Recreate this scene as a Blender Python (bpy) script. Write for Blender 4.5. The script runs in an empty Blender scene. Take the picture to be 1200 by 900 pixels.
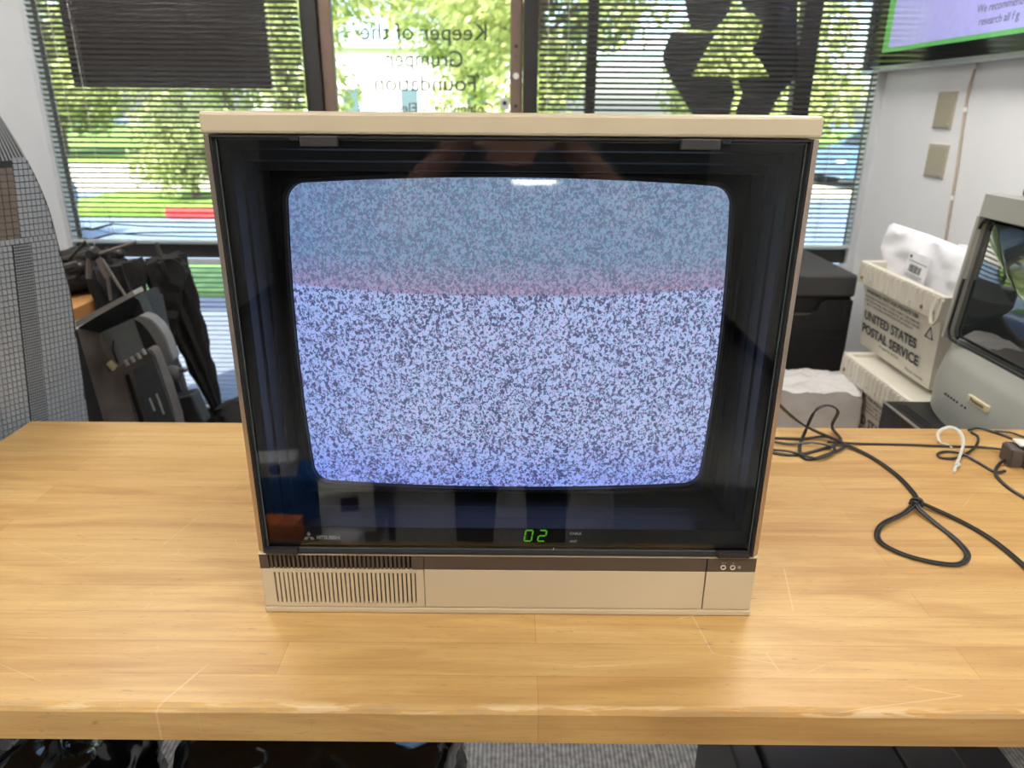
import bpy, bmesh, math, random
from mathutils import Vector, Matrix, noise as mnoise
C = bpy.context.scene
COL = C.collection
R = math.radians
PI = math.pi

# ---------------------------------------------------------------- camera, world, sun, exposure
F_PX, PITCH, ROLL, EYE = 856.0, R(20.8), R(0.48), 1.548
fw = Vector((0, math.cos(PITCH), -math.sin(PITCH)))
u0 = Vector((0, math.sin(PITCH), math.cos(PITCH)))
rt = Vector((math.cos(ROLL), 0, 0)) + u0 * math.sin(ROLL)
up = Vector((-math.sin(ROLL), 0, 0)) + u0 * math.cos(ROLL)
cam_data = bpy.data.cameras.new('camera')
cam = bpy.data.objects.new('camera', cam_data)
COL.objects.link(cam)
cam.matrix_world = Matrix(((rt.x, up.x, -fw.x, 0), (rt.y, up.y, -fw.y, 0), (rt.z, up.z, -fw.z, EYE), (0, 0, 0, 1)))
cam_data.sensor_width = 36
cam_data.lens = 36 * F_PX / 1200
cam_data.clip_start = 0.02
cam_data.clip_end = 300
cam_data.dof.use_dof = True
cam_data.dof.focus_distance = 0.90
cam_data.dof.aperture_fstop = 6.3
C.camera = cam

C.view_settings.view_transform = 'Standard'
C.view_settings.look = 'None'
C.view_settings.gamma = 1
C.view_settings.exposure = 0.0
C.view_settings.use_curve_mapping = False

world = bpy.data.worlds.new('sky')
C.world = world
world.use_nodes = True
wn = world.node_tree.nodes
wl = world.node_tree.links
wn.clear()
wo = wn.new('ShaderNodeOutputWorld')
bg = wn.new('ShaderNodeBackground')
sky = wn.new('ShaderNodeTexSky')
sky.sky_type = 'NISHITA'
sky.sun_disc = False
sky.sun_elevation = R(52)
sky.sun_rotation = R(200)
sky.air_density = 1.0
sky.dust_density = 2.5
wl.new(sky.outputs[0], bg.inputs[0])
bg.inputs[1].default_value = 0.85
wl.new(bg.outputs[0], wo.inputs[0])

sd = bpy.data.lights.new('sun', 'SUN')
sd.energy = 13.0
sd.angle = R(0.6)
sd.color = (1.0, 0.95, 0.86)
sun = bpy.data.objects.new('sun', sd)
COL.objects.link(sun)
# the sun stands behind the shop, to the left: it lights the street and the faces of the trees turned to us
sun.rotation_euler = (R(42), 0, R(-28))
LAMP_POWER = 14.0        # strength of the fluorescent ceiling panels

# ---------------------------------------------------------------- helpers
def ray(px, py):
    return fw + rt * ((px - 600) / F_PX) - up * ((py - 450) / F_PX)
def atY(px, py, y):
    d = ray(px, py); return Vector((0, 0, EYE)) + d * (y / d.y)
def atZ(px, py, z):
    d = ray(px, py); return Vector((0, 0, EYE)) + d * ((z - EYE) / d.z)
def atX(px, py, x):
    d = ray(px, py); return Vector((0, 0, EYE)) + d * (x / d.x)

def lin(r, g, b):
    f = lambda c: (c / 255 / 12.92) if c / 255 <= 0.04045 else ((c / 255 + 0.055) / 1.055) ** 2.4
    return (f(r), f(g), f(b), 1)

MATS = {}
def mat(name, col, rough=0.5, metal=0.0, var=0.08, scale=30.0, bump=0.0, bscale=200.0, emit=None, estr=0.0, spec=0.5, trans=0.0, coat=0.0):
    """principled material with a procedural colour variation and bump"""
    if name in MATS: return MATS[name]
    m = bpy.data.materials.new(name); m.use_nodes = True
    n, l = m.node_tree.nodes, m.node_tree.links
    b = n['Principled BSDF']
    tc = n.new('ShaderNodeTexCoord')
    nz = n.new('ShaderNodeTexNoise'); nz.inputs['Scale'].default_value = scale; nz.inputs['Detail'].default_value = 4
    l.new(tc.outputs['Object'], nz.inputs['Vector'])
    rp = n.new('ShaderNodeValToRGB')
    c0 = [max(0, c * (1 - var)) for c in col[:3]] + [1]
    c1 = [min(1, c * (1 + var)) for c in col[:3]] + [1]
    rp.color_ramp.elements[0].position = 0.3; rp.color_ramp.elements[0].color = c0
    rp.color_ramp.elements[1].position = 0.7; rp.color_ramp.elements[1].color = c1
    l.new(nz.outputs['Fac'], rp.inputs[0]); l.new(rp.outputs[0], b.inputs['Base Color'])
    b.inputs['Roughness'].default_value = rough
    b.inputs['Metallic'].default_value = metal
    b.inputs['Specular IOR Level'].default_value = spec
    b.inputs['Coat Weight'].default_value = coat
    if trans: b.inputs['Transmission Weight'].default_value = trans
    if bump:
        nb = n.new('ShaderNodeTexNoise'); nb.inputs['Scale'].default_value = bscale; nb.inputs['Detail'].default_value = 3
        l.new(tc.outputs['Object'], nb.inputs['Vector'])
        bp = n.new('ShaderNodeBump'); bp.inputs['Strength'].default_value = bump; bp.inputs['Distance'].default_value = 0.002
        l.new(nb.outputs['Fac'], bp.inputs['Height']); l.new(bp.outputs[0], b.inputs['Normal'])
    if emit:
        b.inputs['Emission Color'].default_value = emit; b.inputs['Emission Strength'].default_value = estr
    MATS[name] = m
    return m

def glassmat(name, tint, ior=1.5, rough=0.0):
    m = bpy.data.materials.new(name); m.use_nodes = True
    n, l = m.node_tree.nodes, m.node_tree.links
    n.clear()
    o = n.new('ShaderNodeOutputMaterial'); mx = n.new('ShaderNodeMixShader')
    t = n.new('ShaderNodeBsdfTransparent'); t.inputs[0].default_value = tint
    g = n.new('ShaderNodeBsdfGlossy'); g.inputs['Roughness'].default_value = rough
    f = n.new('ShaderNodeFresnel'); f.inputs[0].default_value = ior
    l.new(f.outputs[0], mx.inputs[0]); l.new(t.outputs[0], mx.inputs[1]); l.new(g.outputs[0], mx.inputs[2])
    l.new(mx.outputs[0], o.inputs[0])
    MATS[name] = m
    return m

class MB:
    """collects shapes in one bmesh"""
    def __init__(s): s.bm = bmesh.new()
    def box(s, x0, x1, y0, y1, z0, z1, bev=0.0, M=None, seg=2):
        vs = [s.bm.verts.new((x, y, z)) for x in (x0, x1) for y in (y0, y1) for z in (z0, z1)]
        fs = [(0, 1, 3, 2), (4, 6, 7, 5), (0, 4, 5, 1), (2, 3, 7, 6), (0, 2, 6, 4), (1, 5, 7, 3)]
        faces = [s.bm.faces.new([vs[i] for i in f]) for f in fs]
        if bev > 0:
            es = list({e for f in faces for e in f.edges})
            r = bmesh.ops.bevel(s.bm, geom=es, offset=bev, segments=seg, affect='EDGES', profile=0.5)
            vs = list({v for f in r['faces'] for v in f.verts} | {v for v in vs if v.is_valid})
        if M is not None:
            for v in {w for w in vs if w.is_valid}: v.co = M @ v.co
        return s
    def prism(s, pts, d, M=None):
        """pts: closed 3D outline; d: extrusion vector"""
        d = Vector(d)
        a = [s.bm.verts.new(Vector(p)) for p in pts]
        b = [s.bm.verts.new(Vector(p) + d) for p in pts]
        s.bm.faces.new(a); s.bm.faces.new(list(reversed(b)))
        k = len(pts)
        for i in range(k):
            s.bm.faces.new([a[i], b[i], b[(i + 1) % k], a[(i + 1) % k]])
        if M is not None:
            for v in a + b: v.co = M @ v.co
        return s
    def loft(s, rings, cap0=False, cap1=False, M=None, close=True):
        rr = [[s.bm.verts.new(Vector(p) if M is None else M @ Vector(p)) for p in r] for r in rings]
        k = len(rr[0])
        for a, b in zip(rr[:-1], rr[1:]):
            for i in range(k if close else k - 1):
                s.bm.faces.new([a[i], a[(i + 1) % k], b[(i + 1) % k], b[i]])
        if cap0: s.bm.faces.new(list(reversed(rr[0])))
        if cap1: s.bm.faces.new(rr[-1])
        return s
    def tube(s, pts, r, n=8, M=None, flat=1.0):
        pts = [Vector(p) for p in pts]
        if isinstance(r, (int, float)): r = [r] * len(pts)
        rings = []
        prev = None
        for i, p in enumerate(pts):
            t = (pts[min(i + 1, len(pts) - 1)] - pts[max(i - 1, 0)]).normalized()
            if prev is None:
                a = Vector((0, 0, 1)) if abs(t.z) < 0.9 else Vector((1, 0, 0))
                prev = (a - t * a.dot(t)).normalized()
            else:
                prev = (prev - t * prev.dot(t)).normalized()
            bno = t.cross(prev)
            rings.append([p + (prev * math.cos(2 * PI * k / n) * flat + bno * math.sin(2 * PI * k / n)) * r[i] for k in range(n)])
        return s.loft(rings, True, True, M)
    def cyl(s, p0, p1, r0, r1=None, n=20, M=None):
        return s.tube([p0, p1], [r0, r0 if r1 is None else r1], n, M)
    def sphere(s, c, r, M=None, u=16, v=10):
        mm = Matrix.Translation(Vector(c)) @ Matrix.Diagonal(Vector((r, r, r) if isinstance(r, (int, float)) else r).to_4d())
        mm[3][3] = 1
        if M is not None: mm = M @ mm
        bmesh.ops.create_uvsphere(s.bm, u_segments=u, v_segments=v, radius=1, matrix=mm)
        return s
    def build(s, name, m, parent=None, smooth=False, loc=None):
        bmesh.ops.recalc_face_normals(s.bm, faces=s.bm.faces[:])
        me = bpy.data.meshes.new(name); s.bm.to_mesh(me); s.bm.free()
        for mm in (m if isinstance(m, (list, tuple)) else [m]): me.materials.append(mm)
        if smooth:
            for p in me.polygons: p.use_smooth = True
            me.set_sharp_from_angle(angle=R(35))
        o = bpy.data.objects.new(name, me); COL.objects.link(o)
        if parent is not None: o.parent = parent
        if loc is not None: o.location = loc
        return o

def thing(name, label, cat, loc=(0, 0, 0), rot=(0, 0, 0), group=None):
    o = bpy.data.objects.new(name, None); COL.objects.link(o)
    o.empty_display_size = 0.05
    o.location = loc; o.rotation_euler = rot
    o['label'] = label; o['category'] = cat
    if group: o['group'] = group
    return o
def tag(o, label, cat, group=None, kind=None):
    o['label'] = label; o['category'] = cat
    if group: o['group'] = group
    if kind: o['kind'] = kind
    return o
def struct(o):
    o['kind'] = 'structure'; return o
def copy_tree(o, parent=None):
    c = o.copy(); COL.objects.link(c)
    if parent is not None: c.parent = parent
    for ch in list(o.children): copy_tree(ch, c)
    return c
def text(body, size, name, m, parent, M, ext=0.0004, align='CENTER', spacing=1.0, bold=0.0, sx=1.0):
    cu = bpy.data.curves.new(name, 'FONT')
    cu.body = body; cu.fill_mode = 'BOTH'; cu.size = size; cu.extrude = ext; cu.align_x = align; cu.align_y = 'CENTER'
    cu.space_character = spacing; cu.offset = bold; cu.resolution_u = 3
    tmp = bpy.data.objects.new(name, cu); COL.objects.link(tmp)
    dg = bpy.context.evaluated_depsgraph_get()
    me = bpy.data.meshes.new_from_object(tmp.evaluated_get(dg))
    bpy.data.objects.remove(tmp); bpy.data.curves.remove(cu)
    me.transform(M @ Matrix.Diagonal((sx, 1, 1, 1)))
    me.materials.clear(); me.materials.append(m)
    me.name = name
    o = bpy.data.objects.new(name, me); COL.objects.link(o)
    if parent is not None: o.parent = parent
    return o
def fr(origin, X, Y):
    """frame matrix: local x and y axes given"""
    X = Vector(X).normalized(); Y = Vector(Y).normalized(); Z = X.cross(Y)
    o = Vector(origin)
    return Matrix(((X.x, Y.x, Z.x, o.x), (X.y, Y.y, Z.y, o.y), (X.z, Y.z, Z.z, o.z), (0, 0, 0, 1)))
def smooth_path(pts, n=8):
    """Catmull-Rom through the points"""
    pts = [Vector(p) for p in pts]
    P = [pts[0] * 2 - pts[1]] + pts + [pts[-1] * 2 - pts[-2]]
    out = []
    for i in range(1, len(P) - 2):
        a, b, c, d = P[i - 1], P[i], P[i + 1], P[i + 2]
        for k in range(n):
            t = k / n
            out.append(0.5 * ((2 * b) + (c - a) * t + (2 * a - 5 * b + 4 * c - d) * t * t + (3 * b - a - 3 * c + d) * t ** 3))
    out.append(P[-2])
    return out
def rrect(w, h, r, n=6, cx=0, cz=0, y=0):
    """rounded rectangle outline in the xz plane"""
    out = []
    for (sx, sz, a0) in ((1, 1, 0), (-1, 1, 90), (-1, -1, 180), (1, -1, 270)):
        for k in range(n + 1):
            a = R(a0 + 90 * k / n)
            out.append((cx + sx * (w - r) + r * math.cos(a), y, cz + sz * (h - r) + r * math.sin(a)))
    return out

# ---------------------------------------------------------------- materials
BEIGE = mat('beige_plastic', lin(198, 182, 152), 0.42, var=0.03, scale=8, bump=0.05, bscale=600)
BLACKP = mat('black_plastic', (0.018, 0.017, 0.018, 1), 0.38, var=0.1)
BLACKM = mat('black_matte_plastic', (0.012, 0.012, 0.014, 1), 0.45, var=0.1)
DBROWN = mat('dark_brown_trim', lin(88, 76, 66), 0.4, metal=0.3, var=0.05)
BRONZE = mat('bronze_side_strip', lin(170, 155, 140), 0.28, metal=0.85, var=0.06)
SILVER = mat('silver_metal', (0.55, 0.55, 0.54, 1), 0.3, metal=0.9, var=0.05)
WHITEP = mat('white_paint', (0.86, 0.86, 0.86, 1), 0.6, var=0.03, scale=3, bump=0.08, bscale=150)
ALU = mat('pale_aluminium', (0.62, 0.64, 0.66, 1), 0.4, metal=0.3, var=0.04)
BRZ = mat('bronze_aluminium_frame', lin(128, 108, 94), 0.45, metal=0.3, var=0.06)
DARKFR = mat('dark_bronze_frame', (0.035, 0.032, 0.03, 1), 0.45, metal=0.2, var=0.1)
CORD = mat('black_rubber_cord', (0.022, 0.021, 0.02, 1), 0.38, var=0.15)

# ================================================================ ROOM
XL, XR, YF, YB, ZC = -2.08, 1.6, 3.46, -4.6, 2.75
def carpet():
    m = mat('grey_carpet', (0.36, 0.35, 0.34, 1), 0.95, var=0.35, scale=60, bump=0.6, bscale=500)
    n, l = m.node_tree.nodes, m.node_tree.links
    b = n['Principled BSDF']; src = b.inputs['Base Color'].links[0].from_socket
    wv = n.new('ShaderNodeTexWave'); wv.bands_direction = 'X'; wv.inputs['Scale'].default_value = 28; wv.inputs['Distortion'].default_value = 1.5
    tc = n.new('ShaderNodeTexCoord'); l.new(tc.outputs['Object'], wv.inputs['Vector'])
    mx = n.new('ShaderNodeMix'); mx.data_type = 'RGBA'; mx.blend_type = 'MULTIPLY'; mx.inputs[0].default_value = 0.5
    l.new(src, mx.inputs[6]); l.new(wv.outputs['Color'], mx.inputs[7]); l.new(mx.outputs[2], b.inputs['Base Color'])
    return m
b = MB(); b.box(XL - .12, XR + .12, YB - .1, YF + .08, -.12, 0)
struct(b.build('floor', carpet()))
CEILM = mat('ceiling_tile', (0.7, 0.7, 0.68, 1), 0.8, var=0.04, scale=40, bump=0.3, bscale=90)
b = MB(); b.box(XL - .12, XR + .12, YB - .1, YF + .08, ZC, ZC + .15)
for i in range(1, 7): b.box(XL + i * .61 - .012, XL + i * .61 + .012, YB, YF, ZC - .006, ZC + .01)
for i in range(1, 14): b.box(XL, XR, YB + i * .61 - .012, YB + i * .61 + .012, ZC - .006, ZC + .01)
struct(b.build('ceiling', CEILM))
b = MB(); b.box(XL - 8, XR + 8, YF + .085, YF + .25, 2.75, 4.7, .01); b.box(XL - 8, XR + 8, YF + .251, YF + 1.3, 2.95, 3.2, .01)
struct(b.build('shade_parapet', mat('added_shade_fascia', (.35, .33, .30, 1), .8)))  # unseen parapet and canopy, added to keep the sun off the near sidewalk
b = MB(); b.box(XL - .12, XL, YB, YF + .08, 0, ZC); struct(b.build('wall_left', WHITEP))
b = MB(); b.box(XR, XR + .12, YB, YF + .08, 0, ZC); struct(b.build('wall_right', WHITEP))
b = MB(); b.box(XL - .12, XR + .12, YB - .1, YB, 0, ZC)
struct(b.build('wall_back', mat('dim_rear_wall', (0.12, 0.12, 0.125, 1), 0.7, var=0.05)))  # dimness of the shop's rear put into the dark wall colour
b = MB(); b.box(XL, XR, YF, YF + .08, 2.42, ZC); b.box(XL, XR, YF + .0, YF + .08, 0, .055)
struct(b.build('wall_front', DARKFR))
b = MB(); b.box(XL, XL + .012, YB, YF - .05, 0, .1, .003); struct(b.build('baseboard_left', DARKFR))
b = MB(); b.box(XR - .012, XR, YB, YF - .05, 0, .1, .003); struct(b.build('baseboard_right', DARKFR))
b = MB(); b.box(XL + .0, XL + .028, YF - .05, YF + .0, .05, 2.42, .004); struct(b.build('trim_1', ALU))
b = MB(); b.box(XR - .038, XR - .0, YF - .05, YF + .0, .05, 2.42, .004); struct(b.build('trim_2', ALU))

PANE = glassmat('clear_glass', (0.93, 0.96, 0.95, 1), 1.45)
def window(name, x0, x1, mull):
    b = MB()
    y0, y1 = YF + .005, YF + .06
    b.box(x0, x0 + .02, y0, y1, .055, 2.42, .003); b.box(x1 - .02, x1, y0, y1, .055, 2.42, .003)
    b.box(x0, x1, y0, y1, .055, .11, .003); b.box(x0, x1, y0, y1, 2.37, 2.42, .003)
    b.box(x0, x1, y0 - .03, y1, .868, .932, .004)
    for m_ in mull: b.box(m_ - .022 - (m_ > 1) * .016, m_ + .022 + (m_ > 1) * .016, y0, y1 + .02, .055, 2.42, .003)
    o = struct(b.build(name, DARKFR))
    g = MB(); g.box(x0 + .02, x1 - .02, YF + .03, YF + .036, .11, 2.37); g.build('glass', PANE, o)
    return o
window('window_1', XL + .0, -.90, [])
window('window_2', .066, XR - .0, [.335, 1.27])
# door between the windows: stiles, rails, glass
b = MB()
y0, y1 = YF - .01, YF + .05
b.box(-.90, -.84, y0 - .02, y1, .0, 2.42, .004)
b.box(.036, .10, y0 - .02, y1, .0, 2.42, .004)
b.box(-.84, .036, y0, y1, 2.30, 2.42, .003)
dj = struct(b.build('door_1', DARKFR))
b = MB()
b.box(-.838, -.785, y0 + .0, y1 - .01, .01, 2.29, .005); b.box(-.02, .034, y0 + .0, y1 - .01, .01, 2.29, .005)
b.box(-.785, -.02, y0 + .0, y1 - .01, .01, .18, .005); b.box(-.785, -.02, y0 + .0, y1 - .01, 2.2, 2.29, .005)
leaf_ = b.build('door_leaf', BRZ, dj)
g = MB(); g.box(-.785, -.02, YF + .012, YF + .018, .18, 2.2); g.build('glass', PANE, dj)
b = MB()
for z, rr in ((1.79, .007), (1.55, .007), (1.75, .003)): b.cyl((.006, y0 - .004, z), (.006, y0 + .004, z), rr, n=12)
b.build('screw', DARKFR, dj)
b = MB(); b.cyl((.006, y0 - .01, 1.672), (.006, y0 + .004, 1.672), .013, n=16); b.build('button', mat('white_button', (.75, .75, .72, 1), .4), dj)
b = MB(); b.box(-.062, -.024, YF - .002, YF + .012, 1.535, 1.585, .003); b.build('latch_plate', mat('latch_plate', (.6, .6, .58, 1), .5), dj)
b = MB(); b.cyl((-.043, YF - .004, 1.562), (-.043, YF, 1.562), .009, n=12); b.build('latch_hole', DARKFR, dj)
LET = mat('grey_vinyl_letters', (.17, .17, .17, 1), .7)
LETR = mat('red_vinyl_letters', (.35, .06, .06, 1), .7)
def dtext(s, z, w, m, size):
    # lettering faces the street, so it reads mirrored from inside
    M = fr((-.40, YF + .0205, z), (-1, 0, 0), (0, 0, 1))
    o = text(s, size, 'door_lettering', m, None, M, ext=.0005, align='CENTER')
    xs = [v.co.x for v in o.data.vertices]
    k = w / (max(xs) - min(xs)); c = (max(xs) + min(xs)) / 2
    for v in o.data.vertices: v.co.x = -.394 + (v.co.x - c) * k
    return o
for s, z, w, m_, sz, la in (('Keeper of the', 1.842, .545, LET, .095, 'grey mirrored words Keeper of the, top line on the glass door'),
                            ('Grumper', 1.736, .335, LET, .095, 'grey mirrored word Grumper, middle line on the glass door'),
                            ('Foundation', 1.638, .445, LET, .095, 'grey mirrored word Foundation on the glass door, below Grumper'),
                            ('Computing & Electronics', 1.537, .60, LETR, .06, 'small red mirrored lettering lowest on the glass door')):
    tag(dtext(s, z, w, m_, sz), la, 'lettering', 'vinyl lettering on the glass door')

# ---------------------------------------------------------------- blinds
SLAT = mat('grey_blind_slat', (0.25, 0.24, 0.225, 1), 0.38, metal=0.15, var=0.05)
CORDW = mat('pale_blind_cord', (0.65, 0.63, 0.58, 1), 0.7)
def blind(label, x0, x1, z0, z1, pitch, cords, tilt=25, bent=False):
    y = YF - .055
    t = thing('venetian_blind', label, 'blind', (0, y, z0), group='venetian blinds at the shop front')
    b = MB()
    n = int((z1 - z0 - .02) / pitch)
    ct, st = math.cos(R(tilt)), math.sin(R(tilt))
    rnd = random.Random(int(x0 * 100) + int(z0 * 10))
    for i in range(n):
        z = .016 + pitch * (i + .5)
        dz = rnd.uniform(-.0008, .0008)
        prof = []
        for u in (-1, -.5, 0, .5, 1):
            crown = .0022 * (1 - u * u)
            yy, zz = u * .0125, crown
            prof.append((yy * ct + zz * st, -yy * st + zz * ct))
        a = []
        xs = [x0, x0 + .09, x0 + .2, x0 + .34, (x0 + x1) / 2, x1] if bent and i < 3 else [x0, x1]
        for x in xs:
            k = 0
            if bent and i < 3: k = [.0, -.016, .012, .004, 0, 0][xs.index(x)] * (1 if i != 1 else -1)
            a.append([b.bm.verts.new((x, p[0], z + dz + k + p[1])) for p in prof])
        for r0, r1 in zip(a[:-1], a[1:]):
            for k in range(4): b.bm.faces.new([r0[k], r0[k + 1], r1[k + 1], r1[k]])
    sl = b.build('slats', SLAT, t, smooth=True)
    b = MB(); b.box(x0, x1, -.012, .012, 0, .012, .003); b.build('bottom_rail', ALU, t)
    b = MB(); b.box(x0, x1, -.014, .014, z1 - z0 - .025, z1 - z0, .002); b.build('headrail', ALU, t)
    for c in cords:
        b = MB()
        for dy in (-.013, .013): b.tube([(c, dy, .006), (c, dy, z1 - z0 - .01)], .0011, 5)
        b.build('ladder_cord', CORDW, t)
    return t
blind('grey venetian blind over the upper left window, dark poster showing behind it', XL + .032, -.91, .945, 2.40, .0217, (-1.99, -1.86, -1.03), bent=True)
blind('grey venetian blind over the lower left window, below the dark rail', XL + .032, -.91, .115, .868, .0236, (-1.86, -1.03))
blind('grey venetian blind over the upper right window, black shapes showing behind it', .105, XR - .04, .945, 2.40, .0217, (.14, .225, 1.40))
blind('grey venetian blind over the lower right window, behind the black cabinet', .105, XR - .04, .115, .868, .0236, (.225, 1.40))
# white wand ends of the left blind
t = thing('blind_tassel', 'pale plastic cord tassel hanging low at the left window', 'cord', (-1.93, YF - .09, .86), group='blind tassels')
b = MB(); b.tube([(0, 0, 0), (0, 0, .02), (0, 0, .055)], [.010, .009, .003], 10); b.build('tassel', CORDW, t, True)
b = MB(); b.tube([(0, 0, .05), (-.002, 0, .6), (0, 0, 1.5)], .0012, 5); b.build('pull_cord', CORDW, t)

# posters and decals on the windows
POST = mat('dark_maroon_poster', lin(62, 44, 42), 0.7, var=0.08)
b = MB(); b.box(-1.955, -1.075, YF + .038, YF + .041, 1.612, 2.30)
o = b.build('window_poster', POST); tag(o, 'dark maroon poster on the left window behind the blinds', 'poster')
DEC = mat('black_vinyl_decal', (.012, .011, .01, 1), .7)
def decal(pts, name, par):
    k = 220 / 1200
    P = []
    for (x, y) in pts:
        q = atY(760 + x * k, y * k, YF + .038)
        P.append((q.x, 0, q.z - 1.5))
    b = MB(); b.prism(P, (0, .0008, 0)); return b.build(name, DEC, par)
t = thing('window_decal', 'large black leaf-shaped decal on the right window behind the blinds', 'decal', (0, YF + .038, 1.5))
decal([(215, -600), (232, 0), (250, 110), (275, 185), (400, 205), (470, 140), (520, 60), (545, -60), (545, -600)], 'upper_petal', t)
decal([(150, 200), (95, 330), (90, 390), (140, 500), (200, 600), (275, 720), (300, 820), (500, 820), (535, 650), (555, 600), (520, 500), (530, 488), (275, 484), (330, 385), (390, 280), (430, 215)], 'left_petal', t)
decal([(600, -600), (600, 40), (700, 110), (730, 160), (700, 250), (655, 330), (710, 380), (770, 486), (560, 492), (600, 600), (560, 700), (560, 820), (740, 820), (790, 690), (850, 590), (910, 530), (950, 430), (955, -600)], 'right_petal', t)

# ---------------------------------------------------------------- ceiling lights
DIFF = mat('lit_diffuser', (.9, .9, .9, 1), .5, emit=(1, .965, .92, 1), estr=LAMP_POWER)
def ceiling_light(x, y, label):
    t = thing('ceiling_light', label, 'ceiling light', (x, y, ZC), group='fluorescent ceiling panels')
    b = MB()
    b.box(-.31, .31, -.62, -.59, -.02, -.007); b.box(-.31, .31, .59, .62, -.02, -.007)
    b.box(-.31, -.28, -.59, .59, -.02, -.007); b.box(.28, .31, -.59, .59, -.02, -.007)
    b.build('frame', WHITEP, t)
    b = MB(); b.box(-.28, .28, -.59, .59, -.014, -.008); b.build('diffuser', DIFF, t)
    return t
for x, y, la in ((-1.40, 2.25, 'left ceiling panel nearest the window'), (1.0, 2.25, 'right ceiling panel nearest the window'),
                 (-.9, -.45, 'left ceiling panel above the photographer'), (.85, -.45, 'right ceiling panel above the photographer')):
    ceiling_light(x, y, 'lit fluorescent panel in the ceiling, ' + la)

# small square downlight at the rear of the shop: its reflection is the pale spot at the top of the picture tube
t = thing('downlight', 'small square recessed ceiling light at the rear of the shop', 'ceiling light', (.12, -1.75, ZC))
b = MB(); b.box(-.15, .15, -.15, -.12, -.016, -.007); b.box(-.15, .15, .12, .15, -.016, -.007); b.box(-.15, -.12, -.12, .12, -.016, -.007); b.box(.12, .15, -.12, .12, -.016, -.007); b.build('frame', WHITEP, t)
b = MB(); b.box(-.12, .12, -.12, .12, -.012, -.008); b.build('diffuser', mat('lit_downlight', (.9, .9, .9, 1), .5, emit=(1, .95, .88, 1), estr=85), t)
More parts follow.
